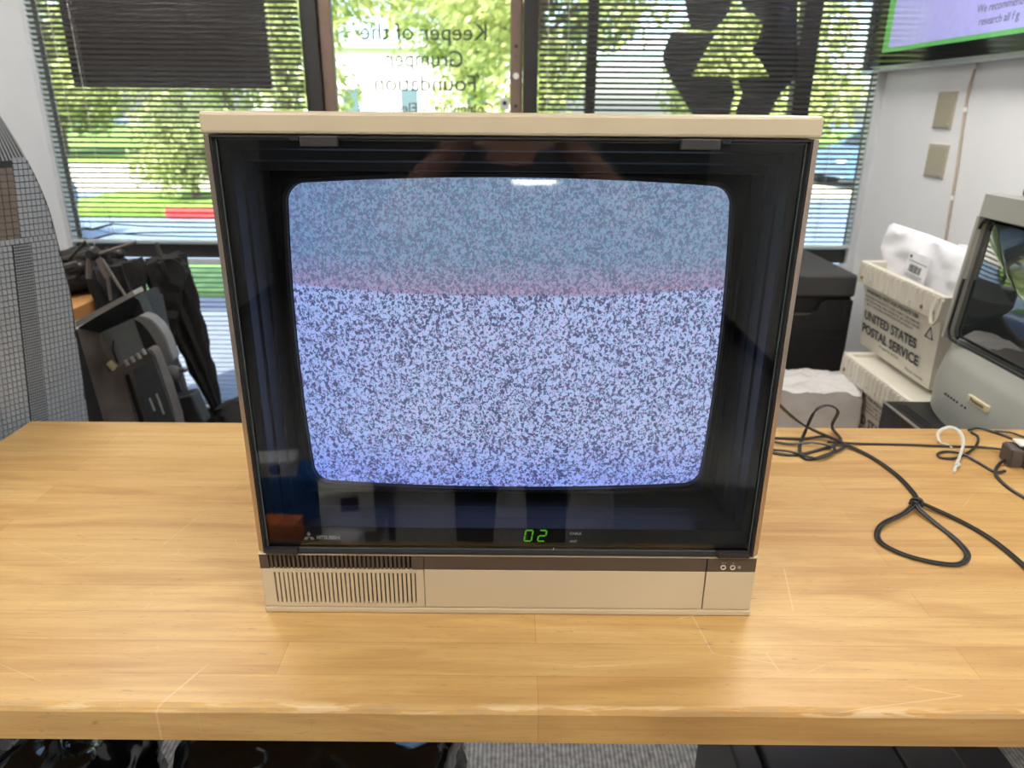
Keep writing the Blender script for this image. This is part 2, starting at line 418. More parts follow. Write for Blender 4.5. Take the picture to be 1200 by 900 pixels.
# ================================================================ WORKBENCH
def wood():
    m = bpy.data.materials.new('butcher_block_maple'); m.use_nodes = True
    n, l = m.node_tree.nodes, m.node_tree.links
    b = n['Principled BSDF']
    tc = n.new('ShaderNodeTexCoord')
    br = n.new('ShaderNodeTexBrick'); br.offset = 0.37; br.squash = 1
    br.inputs['Scale'].default_value = 1.0; br.inputs['Brick Width'].default_value = .86; br.inputs['Row Height'].default_value = .058
    br.inputs['Mortar Size'].default_value = .0006; br.inputs['Mortar Smooth'].default_value = .6; br.inputs['Bias'].default_value = 0
    br.inputs['Color1'].default_value = (.585, .352, .122, 1); br.inputs['Color2'].default_value = (.665, .435, .170, 1)
    br.inputs['Mortar'].default_value = (.50, .27, .10, 1)
    l.new(tc.outputs['Object'], br.inputs['Vector'])
    # long grain
    mp = n.new('ShaderNodeMapping'); mp.inputs['Scale'].default_value = (3, 55, 55); l.new(tc.outputs['Object'], mp.inputs['Vector'])
    g = n.new('ShaderNodeTexNoise'); g.inputs['Scale'].default_value = 1.6; g.inputs['Detail'].default_value = 8; g.inputs['Roughness'].default_value = .65; g.inputs['Distortion'].default_value = .6
    l.new(mp.outputs[0], g.inputs['Vector'])
    r1 = n.new('ShaderNodeValToRGB'); r1.color_ramp.elements[0].position = .3; r1.color_ramp.elements[0].color = (.80, .74, .66, 1); r1.color_ramp.elements[1].position = .62; r1.color_ramp.elements[1].color = (1.03, 1.03, 1.03, 1)
    l.new(g.outputs['Fac'], r1.inputs[0])
    m1 = n.new('ShaderNodeMix'); m1.data_type = 'RGBA'; m1.blend_type = 'MULTIPLY'; m1.inputs[0].default_value = .75
    l.new(br.outputs['Color'], m1.inputs[6]); l.new(r1.outputs[0], m1.inputs[7])
    # broad figure
    mp2 = n.new('ShaderNodeMapping'); mp2.inputs['Scale'].default_value = (1.6, 12, 12); l.new(tc.outputs['Object'], mp2.inputs['Vector'])
    g2 = n.new('ShaderNodeTexNoise'); g2.inputs['Scale'].default_value = 1.3; g2.inputs['Detail'].default_value = 5; g2.inputs['Distortion'].default_value = 1.2
    l.new(mp2.outputs[0], g2.inputs['Vector'])
    r2 = n.new('ShaderNodeValToRGB'); r2.color_ramp.elements[0].position = .36; r2.color_ramp.elements[0].color = (.72, .60, .47, 1); r2.color_ramp.elements[1].position = .56; r2.color_ramp.elements[1].color = (1, 1, 1, 1)
    l.new(g2.outputs['Fac'], r2.inputs[0])
    m2 = n.new('ShaderNodeMix'); m2.data_type = 'RGBA'; m2.blend_type = 'MULTIPLY'; m2.inputs[0].default_value = .6
    l.new(m1.outputs[2], m2.inputs[6]); l.new(r2.outputs[0], m2.inputs[7])
    # little dark dents and stains
    g3 = n.new('ShaderNodeTexNoise'); g3.inputs['Scale'].default_value = 85; g3.inputs['Detail'].default_value = 3
    mp3 = n.new('ShaderNodeMapping'); mp3.inputs['Scale'].default_value = (.45, 1.6, 1); l.new(tc.outputs['Object'], mp3.inputs['Vector']); l.new(mp3.outputs[0], g3.inputs['Vector'])
    r3 = n.new('ShaderNodeValToRGB'); r3.color_ramp.elements[0].position = .70; r3.color_ramp.elements[0].color = (0, 0, 0, 1); r3.color_ramp.elements[1].position = .76; r3.color_ramp.elements[1].color = (.55, .55, .55, 1)
    l.new(g3.outputs['Fac'], r3.inputs[0])
    m3 = n.new('ShaderNodeMix'); m3.data_type = 'RGBA'; l.new(r3.outputs[0], m3.inputs[0]); l.new(m2.outputs[2], m3.inputs[6]); m3.inputs[7].default_value = (.26, .17, .10, 1)
    # thin pale scratches: crossings of two stretched noises
    prev = m3.outputs[2]
    for ang, sc, seed, wd, thr, colr in ((.35, 2.3, 3.0, .0022, .53, (.80, .66, .42, 1)), (-.9, 1.9, 9.0, .0018, .55, (.82, .68, .46, 1)),
                                         (.9, 4.5, 17.0, .0030, .60, (.36, .24, .12, 1)), (.1, 7.0, 31.0, .0045, .60, (.80, .66, .44, 1))):
        ma = n.new('ShaderNodeMapping'); ma.inputs['Rotation'].default_value = (0, 0, ang); ma.inputs['Location'].default_value = (seed, seed * 2, 0); ma.inputs['Scale'].default_value = (1, 1.8, .01)
        l.new(tc.outputs['Object'], ma.inputs['Vector'])
        va = n.new('ShaderNodeTexVoronoi'); va.feature = 'DISTANCE_TO_EDGE'; va.inputs['Scale'].default_value = sc
        l.new(ma.outputs[0], va.inputs['Vector'])
        ra = n.new('ShaderNodeMapRange'); ra.inputs[1].default_value = 0; ra.inputs[2].default_value = wd; ra.inputs[3].default_value = .38; ra.inputs[4].default_value = 0
        l.new(va.outputs['Distance'], ra.inputs[0])
        nb = n.new('ShaderNodeTexNoise'); nb.inputs['Scale'].default_value = 4 + seed * .3; nb.inputs['Detail'].default_value = 3; l.new(ma.outputs[0], nb.inputs['Vector'])
        rb = n.new('ShaderNodeMapRange'); rb.inputs[1].default_value = thr; rb.inputs[2].default_value = thr + .06; l.new(nb.outputs['Fac'], rb.inputs[0])
        mu = n.new('ShaderNodeMath'); mu.operation = 'MULTIPLY'; l.new(ra.outputs[0], mu.inputs[0]); l.new(rb.outputs[0], mu.inputs[1])
        mm = n.new('ShaderNodeMix'); mm.data_type = 'RGBA'; l.new(mu.outputs[0], mm.inputs[0]); l.new(prev, mm.inputs[6]); mm.inputs[7].default_value = colr
        prev = mm.outputs[2]
    # fine dark pores along the grain
    mq = n.new('ShaderNodeMapping'); mq.inputs['Scale'].default_value = (60, 420, 420); l.new(tc.outputs['Object'], mq.inputs['Vector'])
    nq = n.new('ShaderNodeTexNoise'); nq.inputs['Scale'].default_value = 1.0; nq.inputs['Detail'].default_value = 2; l.new(mq.outputs[0], nq.inputs['Vector'])
    rq = n.new('ShaderNodeMapRange'); rq.inputs[1].default_value = .62; rq.inputs[2].default_value = .72; rq.inputs[4].default_value = .38; l.new(nq.outputs['Fac'], rq.inputs[0])
    mm = n.new('ShaderNodeMix'); mm.data_type = 'RGBA'; l.new(rq.outputs[0], mm.inputs[0]); l.new(prev, mm.inputs[6]); mm.inputs[7].default_value = (.34, .20, .08, 1)
    prev = mm.outputs[2]
    # worn, dirty arris along the front edge
    sx_ = n.new('ShaderNodeSeparateXYZ'); l.new(tc.outputs['Object'], sx_.inputs[0])
    ed = n.new('ShaderNodeMapRange'); ed.inputs[1].default_value = -.391; ed.inputs[2].default_value = -.399; l.new(sx_.outputs[1], ed.inputs[0])
    zt_ = n.new('ShaderNodeMapRange'); zt_.inputs[1].default_value = .892; zt_.inputs[2].default_value = .897; l.new(sx_.outputs[2], zt_.inputs[0])
    mw = n.new('ShaderNodeMapping'); mw.inputs['Scale'].default_value = (14, 90, 90); l.new(tc.outputs['Object'], mw.inputs['Vector'])
    nw = n.new('ShaderNodeTexNoise'); nw.inputs['Scale'].default_value = 1; nw.inputs['Detail'].default_value = 5; l.new(mw.outputs[0], nw.inputs['Vector'])
    for lo, hi, cc in ((.52, .58, (.40, .30, .17, 1)), (.46, .40, (.80, .66, .42, 1))):
        rw = n.new('ShaderNodeMapRange'); rw.inputs[1].default_value = lo; rw.inputs[2].default_value = hi; rw.inputs[4].default_value = .5; l.new(nw.outputs['Fac'], rw.inputs[0])
        m1_ = n.new('ShaderNodeMath'); m1_.operation = 'MULTIPLY'; l.new(rw.outputs[0], m1_.inputs[0]); l.new(ed.outputs[0], m1_.inputs[1])
        m2_ = n.new('ShaderNodeMath'); m2_.operation = 'MULTIPLY'; l.new(m1_.outputs[0], m2_.inputs[0]); l.new(zt_.outputs[0], m2_.inputs[1])
        mm = n.new('ShaderNodeMix'); mm.data_type = 'RGBA'; l.new(m2_.outputs[0], mm.inputs[0]); l.new(prev, mm.inputs[6]); mm.inputs[7].default_value = cc
        prev = mm.outputs[2]
    l.new(prev, b.inputs['Base Color'])
    b.inputs['Roughness'].default_value = .38
    b.inputs['Specular IOR Level'].default_value = .4
    bp = n.new('ShaderNodeBump'); bp.inputs['Strength'].default_value = .12; bp.inputs['Distance'].default_value = .001
    l.new(g.outputs['Fac'], bp.inputs['Height']); l.new(bp.outputs[0], b.inputs['Normal'])
    MATS['wood'] = m
    return m
WOOD = wood()
STEEL = mat('grey_painted_steel', (.10, .10, .105, 1), .45, metal=.3)
def bench(label, x0, x1, y0, y1, zt, th, worn=True):
    t = thing('workbench', label, 'workbench', ((x0 + x1) / 2, (y0 + y1) / 2, 0))
    w, d = (x1 - x0) / 2, (y1 - y0) / 2
    b = MB()
    # top with a slightly worn front arris, built as a lofted profile
    e = .006
    prof = [(-d, -th), (-d, -e), (-d + e * .5, -e * .25), (-d + e * 1.6, 0), (d - .003, 0), (d, -.003), (d, -th)]
    rings = []
    N = 60
    for i in range(N + 1):
        x = -w + 2 * w * i / N
        k = mnoise.noise(Vector((x * 9, zt, 0))) * .0016 + mnoise.noise(Vector((x * 40, zt, 3))) * .0008 if worn else 0
        rings.append([(x, p[0] + (k if j in (1, 2, 3) else 0), zt + p[1] - (abs(k) if j in (1, 2) else 0)) for j, p in enumerate(prof)])
    b.loft(rings, True, True)
    b.build('bench_top', WOOD, t)
    for sx in (-1, 1):
        for sy in (-1, 1):
            b = MB(); b.box(sx * (w - .08) - .025, sx * (w - .08) + .025, sy * (d - .09) - .025, sy * (d - .09) + .025, 0, zt - th - .001, .004)
            b.build('leg', STEEL, t)
        b = MB(); b.box(sx * (w - .08) - .018, sx * (w - .08) + .018, -(d - .12), d - .12, .12, .16, .003); b.build('foot_rail', STEEL, t)
    return t
bench('long light maple butcher block workbench carrying the television, scratched and worn', -1.045, 1.112, .65, 1.456, .90, .048)

# ================================================================ MAIN TELEVISION
tv = thing('television', 'beige and black tube television showing blue static, in the middle of the workbench', 'television', (-.003, .82, .90))
W = .331
SHELLSIDE = mat('glossy_beige_shell', lin(196, 176, 150), 0.22, metal=0.35, var=0.03)
# rear shell (tapers backward)
b = MB()
def rect(w, z0, z1, y): return [(-w, y, z0), (w, y, z0), (w, y, z1), (-w, y, z1)]
b.loft([rect(.326, .012, .617, .10), rect(.326, .012, .617, .26), rect(.27, .03, .585, .40), rect(.20, .10, .46, .50), rect(.19, .11, .45, .56)], True, True)
for i in range(26): b.box(-.2 + i * .016, -.192 + i * .016, .262, .40, .583, .6175)
b.build('rear_shell', BLACKP, tv)
# side shell skins, top cap
b = MB(); b.box(-W, W, 0, .115, .6185, .641, .0035)
b.prism([(-W, .115, .6185), (W, .115, .6185), (W, .115, .640), (-W, .115, .640)], (0, .33, -.002))
b.build('top_cap', BEIGE, tv)
for s in (-1, 1):
    b = MB()
    xa, xb = s * (W - .0085), s * W
    b.prism([(xa, .0, .0948), (xb, .0075, .0948), (xb, .098, .0948), (xa, .098, .0948)], (0, 0, .5226))
    o = b.build('side_strip', BRONZE, tv)
    b = MB()
    b.prism([(s * (W - .0038), .0985, .0948), (s * (W - .0005), .0985, .0948), (s * (W - .0005), .34, .0948), (s * (W - .0038), .34, .0948)], (0, 0, .523))
    b.build('side_panel', SHELLSIDE, tv)
# front frame (dark) with stepped inner rim
def ring(b, o, i, y0o, y0i, yb):
    """rectangular frame: outer (x0,x1,z0,z1), inner; front depth outer/inner; back depth"""
    O = [(o[0], o[2]), (o[1], o[2]), (o[1], o[3]), (o[0], o[3])]; I = [(i[0], i[2]), (i[1], i[2]), (i[1], i[3]), (i[0], i[3])]
    rings = [[(x, yb, z) for x, z in O], [(x, y0o, z) for x, z in O], [(x, y0i, z) for x, z in I], [(x, yb, z) for x, z in I]]
    b.loft(rings)
b = MB()
ring(b, (-.3215, .3215, .0955, .6175), (-.3202, .3202, .0975, .6165), .0005, -.003, .03)
ring(b, (-.3202, .3202, .0975, .6165), (-.3188, .3188, .0990, .6152), -.003, -.003, .03)
ring(b, (-.3188, .3188, .0990, .6152), (-.3172, .3172, .1012, .6138), -.001, .0035, .03)
b.build('front_frame', BLACKP, tv)
# glass panel
TINT = glassmat('smoked_glass', (.86, .88, .87, 1), 1.5)
b = MB(); b.box(-.3170, .3170, .0035, .0065, .1014, .6136, .0)
gl = b.build('glass_panel', TINT, tv)
EDGE = mat('glass_edge', (.10, .13, .12, 1), .25, var=.02)
b = MB()
for z in (.1014, .6124): b.box(-.3170, .3170, .0030, .0034, z, z + .0011)
for x in (-.3170, .3159): b.box(x, x + .0011, .0030, .0034, .1014, .6136)
b.build('glass_edge', EDGE, gl)
# clips
CLIP = mat('grey_clip', lin(46, 44, 44), .5, bump=.2, bscale=900)
for x0, x1 in ((-.224, -.184), (.180, .222)):
    b = MB(); b.box(x0, x1, -.008, .002, .6065, .6175, .0012); b.build('top_clip', CLIP, tv)
for x0, x1 in ((-.318, -.276), (.274, .316)):
    b = MB(); b.box(x0, x1, -.0065, .002, .0965, .1050, .0014); b.box(x0 + .004, x1 - .004, -.0075, -.005, .0990, .1020, .0008); b.build('bottom_clip', BLACKP, tv)
for x0, x1 in ((-.236, -.226), (.224, .233)):
    b = MB(); b.box(x0, x1, -.0034, -.0028, .6125, .617); b.build('hinge_slot', BLACKM, tv)
# mask behind the glass: flat band, deep recess, surround with a rounded tube hole
MASK = mat('inner_mask_plastic', (.014, .0135, .0145, 1), .42, var=.05)
b = MB()
yg, yr, ys = .012, .100, .088
# front band
b.loft([rect(.3175, .098, .6140, yg), rect(.3085, .1285, .6035, yg), rect(.306, .1290, .6020, yg + .003), rect(.3035, .1300, .6005, yg + .022),
        rect(.3005, .1305, .590, yg + .024), rect(.2985, .131, .586, .060), rect(.2955, .1315, .5775, .062), rect(.293, .132, .573, yr)])
def tube_outline(sc, y, n=96, dz=0.0):
    """slightly barrelled rounded rectangle of the picture tube"""
    out = []
    hw, hh, rr = .2660 + sc, .2000 + sc, .020 + sc * .8
    base = rrect(hw, hh, rr, 10)
    dense = []
    for i in range(len(base)):
        a, c = Vector(base[i]), Vector(base[(i + 1) % len(base)])
        k = 16 if i % 11 == 10 else 1
        for j in range(k): dense.append(a.lerp(c, j / k))
    for p in dense:
        x, z = p.x, p.z
        bx = x * (1 + .028 * (1 - (z / hh) ** 2)); bz = z * (1 + .047 * (1 - (x / hw) ** 2))
        out.append((bx - .0025, y, bz + .3590 + dz))
    return out
hole = tube_outline(.007, yr - .018)
def sq(p, w, z0, z1, y):
    # project an outline point onto the surrounding rectangle, by angle
    cx, cz = -.0025, (z0 + z1) / 2
    dx, dz = p[0] - cx, p[2] - cz
    k = min(w / abs(dx) if abs(dx) > 1e-6 else 1e9, ((z1 - z0) / 2) / abs(dz) if abs(dz) > 1e-6 else 1e9)
    return (cx + dx * k, y, cz + dz * k)
# make the outer ring share the rectangle's corners
outer = [sq(p, .293, .132, .573, yr) for p in hole]
for cxs in (-.292, .294):
    for czs in (.132, .573):
        j = min(range(len(outer)), key=lambda q: (outer[q][0] - cxs) ** 2 + (outer[q][2] - czs) ** 2)
        outer[j] = (cxs, yr, czs)
b.loft([outer, [(a[0] * .35 + c[0] * .65, yr - .010, a[2] * .35 + c[2] * .65) for a, c in zip(outer, hole)], hole,
        tube_outline(.005, yr - .0200), tube_outline(.0015, yr - .0190), tube_outline(.0005, yr - .008)])
b.build('screen_mask', MASK, tv)
# picture tube: convex face
def static_mat():
    m = bpy.data.materials.new('television_static'); m.use_nodes = True
    n, l = m.node_tree.nodes, m.node_tree.links
    p = n['Principled BSDF']; p.inputs['Base Color'].default_value = (.04, .045, .05, 1); p.inputs['Roughness'].default_value = .05
    tc = n.new('ShaderNodeTexCoord')
    mp = n.new('ShaderNodeMapping'); mp.inputs['Scale'].default_value = (1, .02, .86); l.new(tc.outputs['Object'], mp.inputs['Vector'])
    def nz(scale, off, det=1.0, dist=0.0):
        a = n.new('ShaderNodeMapping'); a.inputs['Location'].default_value = (off, off * 1.3, off * .7); l.new(mp.outputs[0], a.inputs['Vector'])
        q = n.new('ShaderNodeTexNoise'); q.inputs['Scale'].default_value = scale; q.inputs['Detail'].default_value = det; q.inputs['Distortion'].default_value = dist
        l.new(a.outputs[0], q.inputs['Vector']); return q.outputs['Fac']
    def ramp(src, p0, c0, p1, c1):
        r = n.new('ShaderNodeValToRGB'); e = r.color_ramp.elements
        e[0].position = p0; e[0].color = (*c0, 1); e[1].position = p1; e[1].color = (*c1, 1)
        l.new(src, r.inputs[0]); return r.outputs[0]
    def mix(f, a, c, bt='MIX'):
        x = n.new('ShaderNodeMix'); x.data_type = 'RGBA'; x.blend_type = bt
        if isinstance(f, float): x.inputs[0].default_value = f
        else: l.new(f, x.inputs[0])
        for s_, i in ((a, 6), (c, 7)):
            if isinstance(s_, tuple): x.inputs[i].default_value = (*s_, 1)
            else: l.new(s_, x.inputs[i])
        return x.outputs[2]
    speck = nz(300, 0, .6, .9)
    top = ramp(speck, .37, (.215, .29, .45), .63, (.40, .54, .80))
    bot = ramp(speck, .39, (.155, .155, .30), .57, (.72, .84, 1.35))
    # cyan/pink chroma noise
    chroma = ramp(nz(170, 5, 0), .35, (1.07, .95, 1.0), .65, (.93, 1.03, 1.02))
    # vertical layout
    sx = n.new('ShaderNodeSeparateXYZ'); l.new(tc.outputs['Object'], sx.inputs[0])
    xx = n.new('ShaderNodeMath'); xx.operation = 'MULTIPLY'; l.new(sx.outputs[0], xx.inputs[0]); l.new(sx.outputs[0], xx.inputs[1])
    cv = n.new('ShaderNodeMath'); cv.operation = 'MULTIPLY_ADD'; l.new(xx.outputs[0], cv.inputs[0]); cv.inputs[1].default_value = -.10; l.new(sx.outputs[2], cv.inputs[2])
    jit = n.new('ShaderNodeMath'); jit.operation = 'MULTIPLY_ADD'; l.new(speck, jit.inputs[0]); jit.inputs[1].default_value = .012; l.new(cv.outputs[0], jit.inputs[2])
    Z = jit.outputs[0]
    ZB = .4365            # height of the picture's seam
    split = n.new('ShaderNodeMapRange'); split.inputs[1].default_value = ZB - .001; split.inputs[2].default_value = ZB + .001; l.new(Z, split.inputs[0])
    base = mix(split.outputs[0], bot, top)
    pink = n.new('ShaderNodeMapRange'); pink.inputs[1].default_value = ZB + .042; pink.inputs[2].default_value = ZB; pink.inputs[3].default_value = 0; pink.inputs[4].default_value = .75; l.new(Z, pink.inputs[0])
    pk = n.new('ShaderNodeMath'); pk.operation = 'MULTIPLY'; l.new(pink.outputs[0], pk.inputs[0]); l.new(split.outputs[0], pk.inputs[1])
    base = mix(pk.outputs[0], base, ramp(speck, .38, (.30, .24, .40), .62, (.78, .52, .82)))
    # the lower edge turns violet
    low = n.new('ShaderNodeMapRange'); low.inputs[1].default_value = .24; low.inputs[2].default_value = .16; low.inputs[3].default_value = 0; low.inputs[4].default_value = 1; l.new(sx.outputs[2], low.inputs[0])
    viol = mix(low.outputs[0], (1.0, 1.0, 1.0), (.72, .78, 1.12))
    # left part of the lower field is bluer
    lf = n.new('ShaderNodeMapRange'); lf.inputs[1].default_value = -.12; lf.inputs[2].default_value = -.27; lf.inputs[3].default_value = 0; lf.inputs[4].default_value = 1; l.new(sx.outputs[0], lf.inputs[0])
    vl = mix(lf.outputs[0], (1.0, 1.0, 1.0), (.80, .88, 1.06))
    col = mix(1.0, mix(1.0, mix(1.0, base, chroma, 'MULTIPLY'), viol, 'MULTIPLY'), vl, 'MULTIPLY')
    l.new(col, p.inputs['Emission Color']); p.inputs['Emission Strength'].default_value = SCREEN
    return m
SCREEN = .90
ou = tube_outline(.0, 0)
rings = []
for k in range(13):
    t_ = 1 - k / 12 * .999
    rings.append([((x + .0025) * t_ - .0025, yr - .013 - .030 * (1 - t_ ** 2), (z - .3590) * t_ + .3590) for x, _, z in ou])
b = MB(); b.loft(rings)
b.build('picture_tube', static_mat(), tv, True)
# display digits, lamps and marks on the lower band
GREEN = mat('green_display', (.02, .06, .01, 1), .5, emit=lin(90, 170, 40), estr=1.1)
WHT = mat('white_print', (.93, .93, .93, 1), .6)
disp = thing('channel_display', '', '', (0, 0, 0)); disp.parent = tv
for k_ in ('label', 'category'): del disp[k_]
def seg7(ch, x0, z0, w, h, b):
    t_, sl = .0019, .16
    S = {'0': 'abcdef', '2': 'abged'}[ch]
    P = {'a': (0, h, w, h), 'd': (0, 0, w, 0), 'g': (0, h / 2, w, h / 2), 'f': (0, h / 2, 0, h), 'b': (w, h / 2, w, h), 'e': (0, 0, 0, h / 2), 'c': (w, 0, w, h / 2)}
    for s_ in S:
        xa, za, xb, zb = P[s_]
        hz = za == zb
        if hz: q = [(xa + .0008, za - t_ / 2), (xb - .0008, za - t_ / 2), (xb - .0008, za + t_ / 2), (xa + .0008, za + t_ / 2)]
        else: q = [(xa - t_ / 2, za + .0008), (xa + t_ / 2, za + .0008), (xa + t_ / 2, zb - .0008), (xa - t_ / 2, zb - .0008)]
        b.prism([(x0 + x + sl * z, yg - .0006, z0 + z) for x, z in q], (0, .0004, 0))
for ch, x in (('0', .0205), ('2', .0385)):
    b = MB(); seg7(ch, x, .1095, .0095, .0165, b); b.build('digit', GREEN, disp)
def tvtext(s, x, z, size, name, w=None, bold=0.0, m=WHT):
    o = text(s, size, name, m, tv, Matrix.Identity(4), ext=.0002, bold=bold)
    xs = [v.co.x for v in o.data.vertices]; c = (max(xs) + min(xs)) / 2
    k = w / (max(xs) - min(xs)) if w else 1
    for v in o.data.vertices:
        v.co = Vector(((v.co.x - c) * k + x, yg - .0004 - v.co.z, v.co.y + z))
    return o
tvtext('CABLE', .0885, .1215, .0050, 'marking', .0150, .0001)
tvtext('ANT', .0860, .1095, .0050, 'marking', .0100, .0001)
tvtext('MITSUBISHI', -.2385, .1120, .0078, 'brand_lettering', .0310, .0003)
b = MB()
cxl, czl = -.2640, .1132
for a in (90, 210, 330):
    q = []
    for (u, v) in ((0, .0003), (.0036, .0042), (0, .0082), (-.0036, .0042)):
        ca, sa = math.cos(R(a - 90)), math.sin(R(a - 90))
        q.append((cxl + (u * .72 * ca - v * sa) , yg - .0008, czl + (u * .72 * sa + v * ca)))
    b.prism(q, (0, .0004, 0))
b.build('brand_emblem', WHT, tv)
# lower control strip
GROOVE = mat('dark_groove', (.01, .01, .01, 1), .6)
STRIP = mat('dark_brown_strip', lin(84, 72, 62), .42, metal=.15, var=.03)
b = MB()
b.box(-W + .004, W - .004, .004, .115, 0.0115, .0945)
b.build('lower_core', GROOVE, tv)
b = MB(); b.box(-W, W, .0, .115, .0, .0100, .0025); b.box(-W + .001, W - .001, -.0005, .10, .0925, .0948, .0008)
b.box(-W, -W + .004, .006, .32, .0, .0925, .001); b.box(W - .004, W, .006, .32, .0, .0925, .001)
b.build('base_trim', BEIGE, tv)
# speaker grille: upper dark slats, lower pale slots
b = MB()
b.box(-.3295, -.318, .0, .01, .0715, .0920); b.box(-.1265, -.1125, .0, .01, .0715, .0920)
x = -.3155
xs = []
while x < -.127: xs.append(x); x += .00585
for x in xs: b.box(x, x + .0029, .0005, .01, .0715, .0920)
b.build('speaker_slats', STRIP, tv)
b = MB()
b.box(-.3295, -.3125, 0, .01, .0115, .0710, .0008); b.box(-.1235, -.1125, 0, .01, .0115, .0710, .0008)
b.box(-.3135, -.1225, 0, .01, .0655, .0710); b.box(-.3135, -.1225, 0, .01, .0115, .0175)
for x in xs[1:]: b.box(x - .0006, x + .0031, 0, .008, .0170, .066)
b.build('speaker_grille', BEIGE, tv)
b = MB(); b.box(-.1118, .2625, .0, .01, .0115, .0710, .0007)
b.build('control_door', BEIGE, tv)
b = MB(); b.box(-.1118, .2625, .0003, .01, .0715, .0920, .0004); b.build('door_strip', STRIP, tv)
b = MB(); b.box(.2640, .3285, .0, .01, .0115, .0710, .0007); b.build('jack_panel', BEIGE, tv)
jp = None
b = MB(); b.box(.2640, .3285, .0003, .01, .0715, .0920, .0004); jp = b.build('jack_strip', STRIP, tv)
PALE = mat('pale_print', lin(205, 195, 175), .5)
for x in (.285, .2975):
    b = MB()
    rg = []
    for (r_, y_) in ((.0036, .0002), (.0036, -.0012), (.0024, -.0012), (.0024, .0002)):
        rg.append([(x + r_ * math.cos(a * PI / 10), y_, .0790 + r_ * math.sin(a * PI / 10)) for a in range(20)])
    b.loft(rg); b.build('jack_ring', PALE, jp)
b = MB()
for x in (.2837, .2870, .2977): b.box(x - .0007, x + .0007, -.0003, .0004, .0848, .0860)
b.cyl((.3065, -.0003, .0790), (.3065, .0005, .0790), .0022, n=12)
b.build('jack_marks', mat('dim_print', lin(150, 140, 130), .5), jp)

# ================================================================ CABLES ON THE BENCH
ZT = .90
def P(px, py, z=.0028): return atZ(px, py, ZT + z)
def twin(name, label, pts, r=.0016, off=.0017, n=7, m=CORD, group='cables on the workbench'):
    """flat twin-lead: two strands side by side, one mesh"""
    path = smooth_path(pts, n)
    b = MB()
    for s in (-1, 1):
        q = []
        for i, p in enumerate(path):
            t_ = (path[min(i + 1, len(path) - 1)] - path[max(i - 1, 0)])
            nrm = Vector((-t_.y, t_.x, 0))
            nrm = nrm.normalized() if nrm.length > 1e-5 else Vector((1, 0, 0))
            q.append(p + nrm * off * s)
        b.tube(q, r, 7)
    o = b.build(name, m, None, True)
    return tag(o, label, 'cable', group)
def cable(name, label, pts, r=.0022, m=CORD, group='cables on the workbench'):
    b = MB(); b.tube(smooth_path(pts, 7), r, 9)
    return tag(b.build(name, m, None, True), label, 'cable', group)
twin('speaker_wire', 'black flat twin wire from behind the television through a knot to the right edge',
     [atY(905, 467, 1.30), P(940, 497, .030), P(985, 518, .008), P(1020, 535), P(1050, 556), P(1070, 577), P(1077, 588, .006), P(1090, 594, .006), P(1130, 613), P(1165, 634), P(1200, 663), P(1235, 697)], r=.0023, off=.0025)
twin('wire_loop', 'black flat wire loop tied into a rounded triangle below the knot',
     [P(1074, 588, .009), P(1060, 601, .007), P(1036, 613, .006), P(1028, 625), P(1034, 637), P(1060, 650), P(1095, 659), P(1124, 661), P(1134, 650), P(1122, 634), P(1100, 616), P(1082, 601, .007), P(1073, 590, .010)], r=.0022, off=.0026)
b = MB()
kc = P(1074, 589, .009)
b.tube([kc + Vector((.010 * math.cos(a * PI / 8), .007 * math.sin(a * PI / 8), .004 * math.sin(a * PI / 4))) for a in range(17)], .0032, 8)
b.tube([kc + Vector((.006 * math.cos(a * PI / 8 + 1), .008 * math.sin(a * PI / 8), .006 * math.cos(a * PI / 8))) for a in range(17)], .0028, 8)
tag(b.build('wire_knot', CORD, None, True), 'small black knot where the twin wire crosses its loop', 'cable', 'cables on the workbench')
twin('coiled_wire', 'black wire bundle standing in a loop beside the right side of the television',
     [P(903, 530), P(930, 533), P(960, 527), P(985, 517, .006), P(975, 500, .012), atY(982, 482, 1.40), atY(970, 475, 1.40), atY(955, 482, 1.39), P(944, 505, .012), P(937, 525), P(945, 538), P(968, 533), P(990, 522, .006), P(968, 512, .006), P(940, 514), P(905, 513)], r=.0018, off=.0018)
twin('crossing_wire', 'short black wire tangled through the bundle beside the television',
     [P(900, 516, .004), P(925, 520, .004), P(955, 519, .008), P(978, 526, .008), P(960, 537, .005), P(925, 529, .006), P(903, 527, .006)], r=.0016, off=.0016)
cable('straight_cord', 'thin black cord running straight from the wire bundle to the grey adapter',
      [P(970, 518, .008), P(1010, 520), P(1060, 521), P(1110, 523), P(1150, 524), P(1178, 527, .010)], r=.0024)
cable('curled_cord', 'black cord curling in a small hook under the clear cable tie',
      [P(1138, 506, .004), P(1146, 512), P(1144, 522, .007), P(1133, 531), P(1118, 537), P(1102, 536), P(1100, 531), P(1112, 529), P(1128, 532, .006), P(1145, 541), P(1166, 553), P(1178, 552, .004)], r=.0026)
cable('adapter_cord', 'black cord looping down from the grey adapter to the right edge',
      [P(1183, 534, .012), P(1170, 545, .005), P(1167, 556), P(1180, 570), P(1200, 583), P(1230, 602)], r=.0030)
cable('upper_cord', 'black cord running from the far edge of the bench toward the right',
      [P(1135, 504, .005), P(1148, 502, .005), P(1170, 508), P(1200, 519), P(1235, 530)], r=.0026)
cable('far_cord', 'thin black cord lying along the far right edge of the bench',
      [P(1165, 505), P(1185, 507, .006), P(1200, 512), P(1230, 518)], r=.0022)
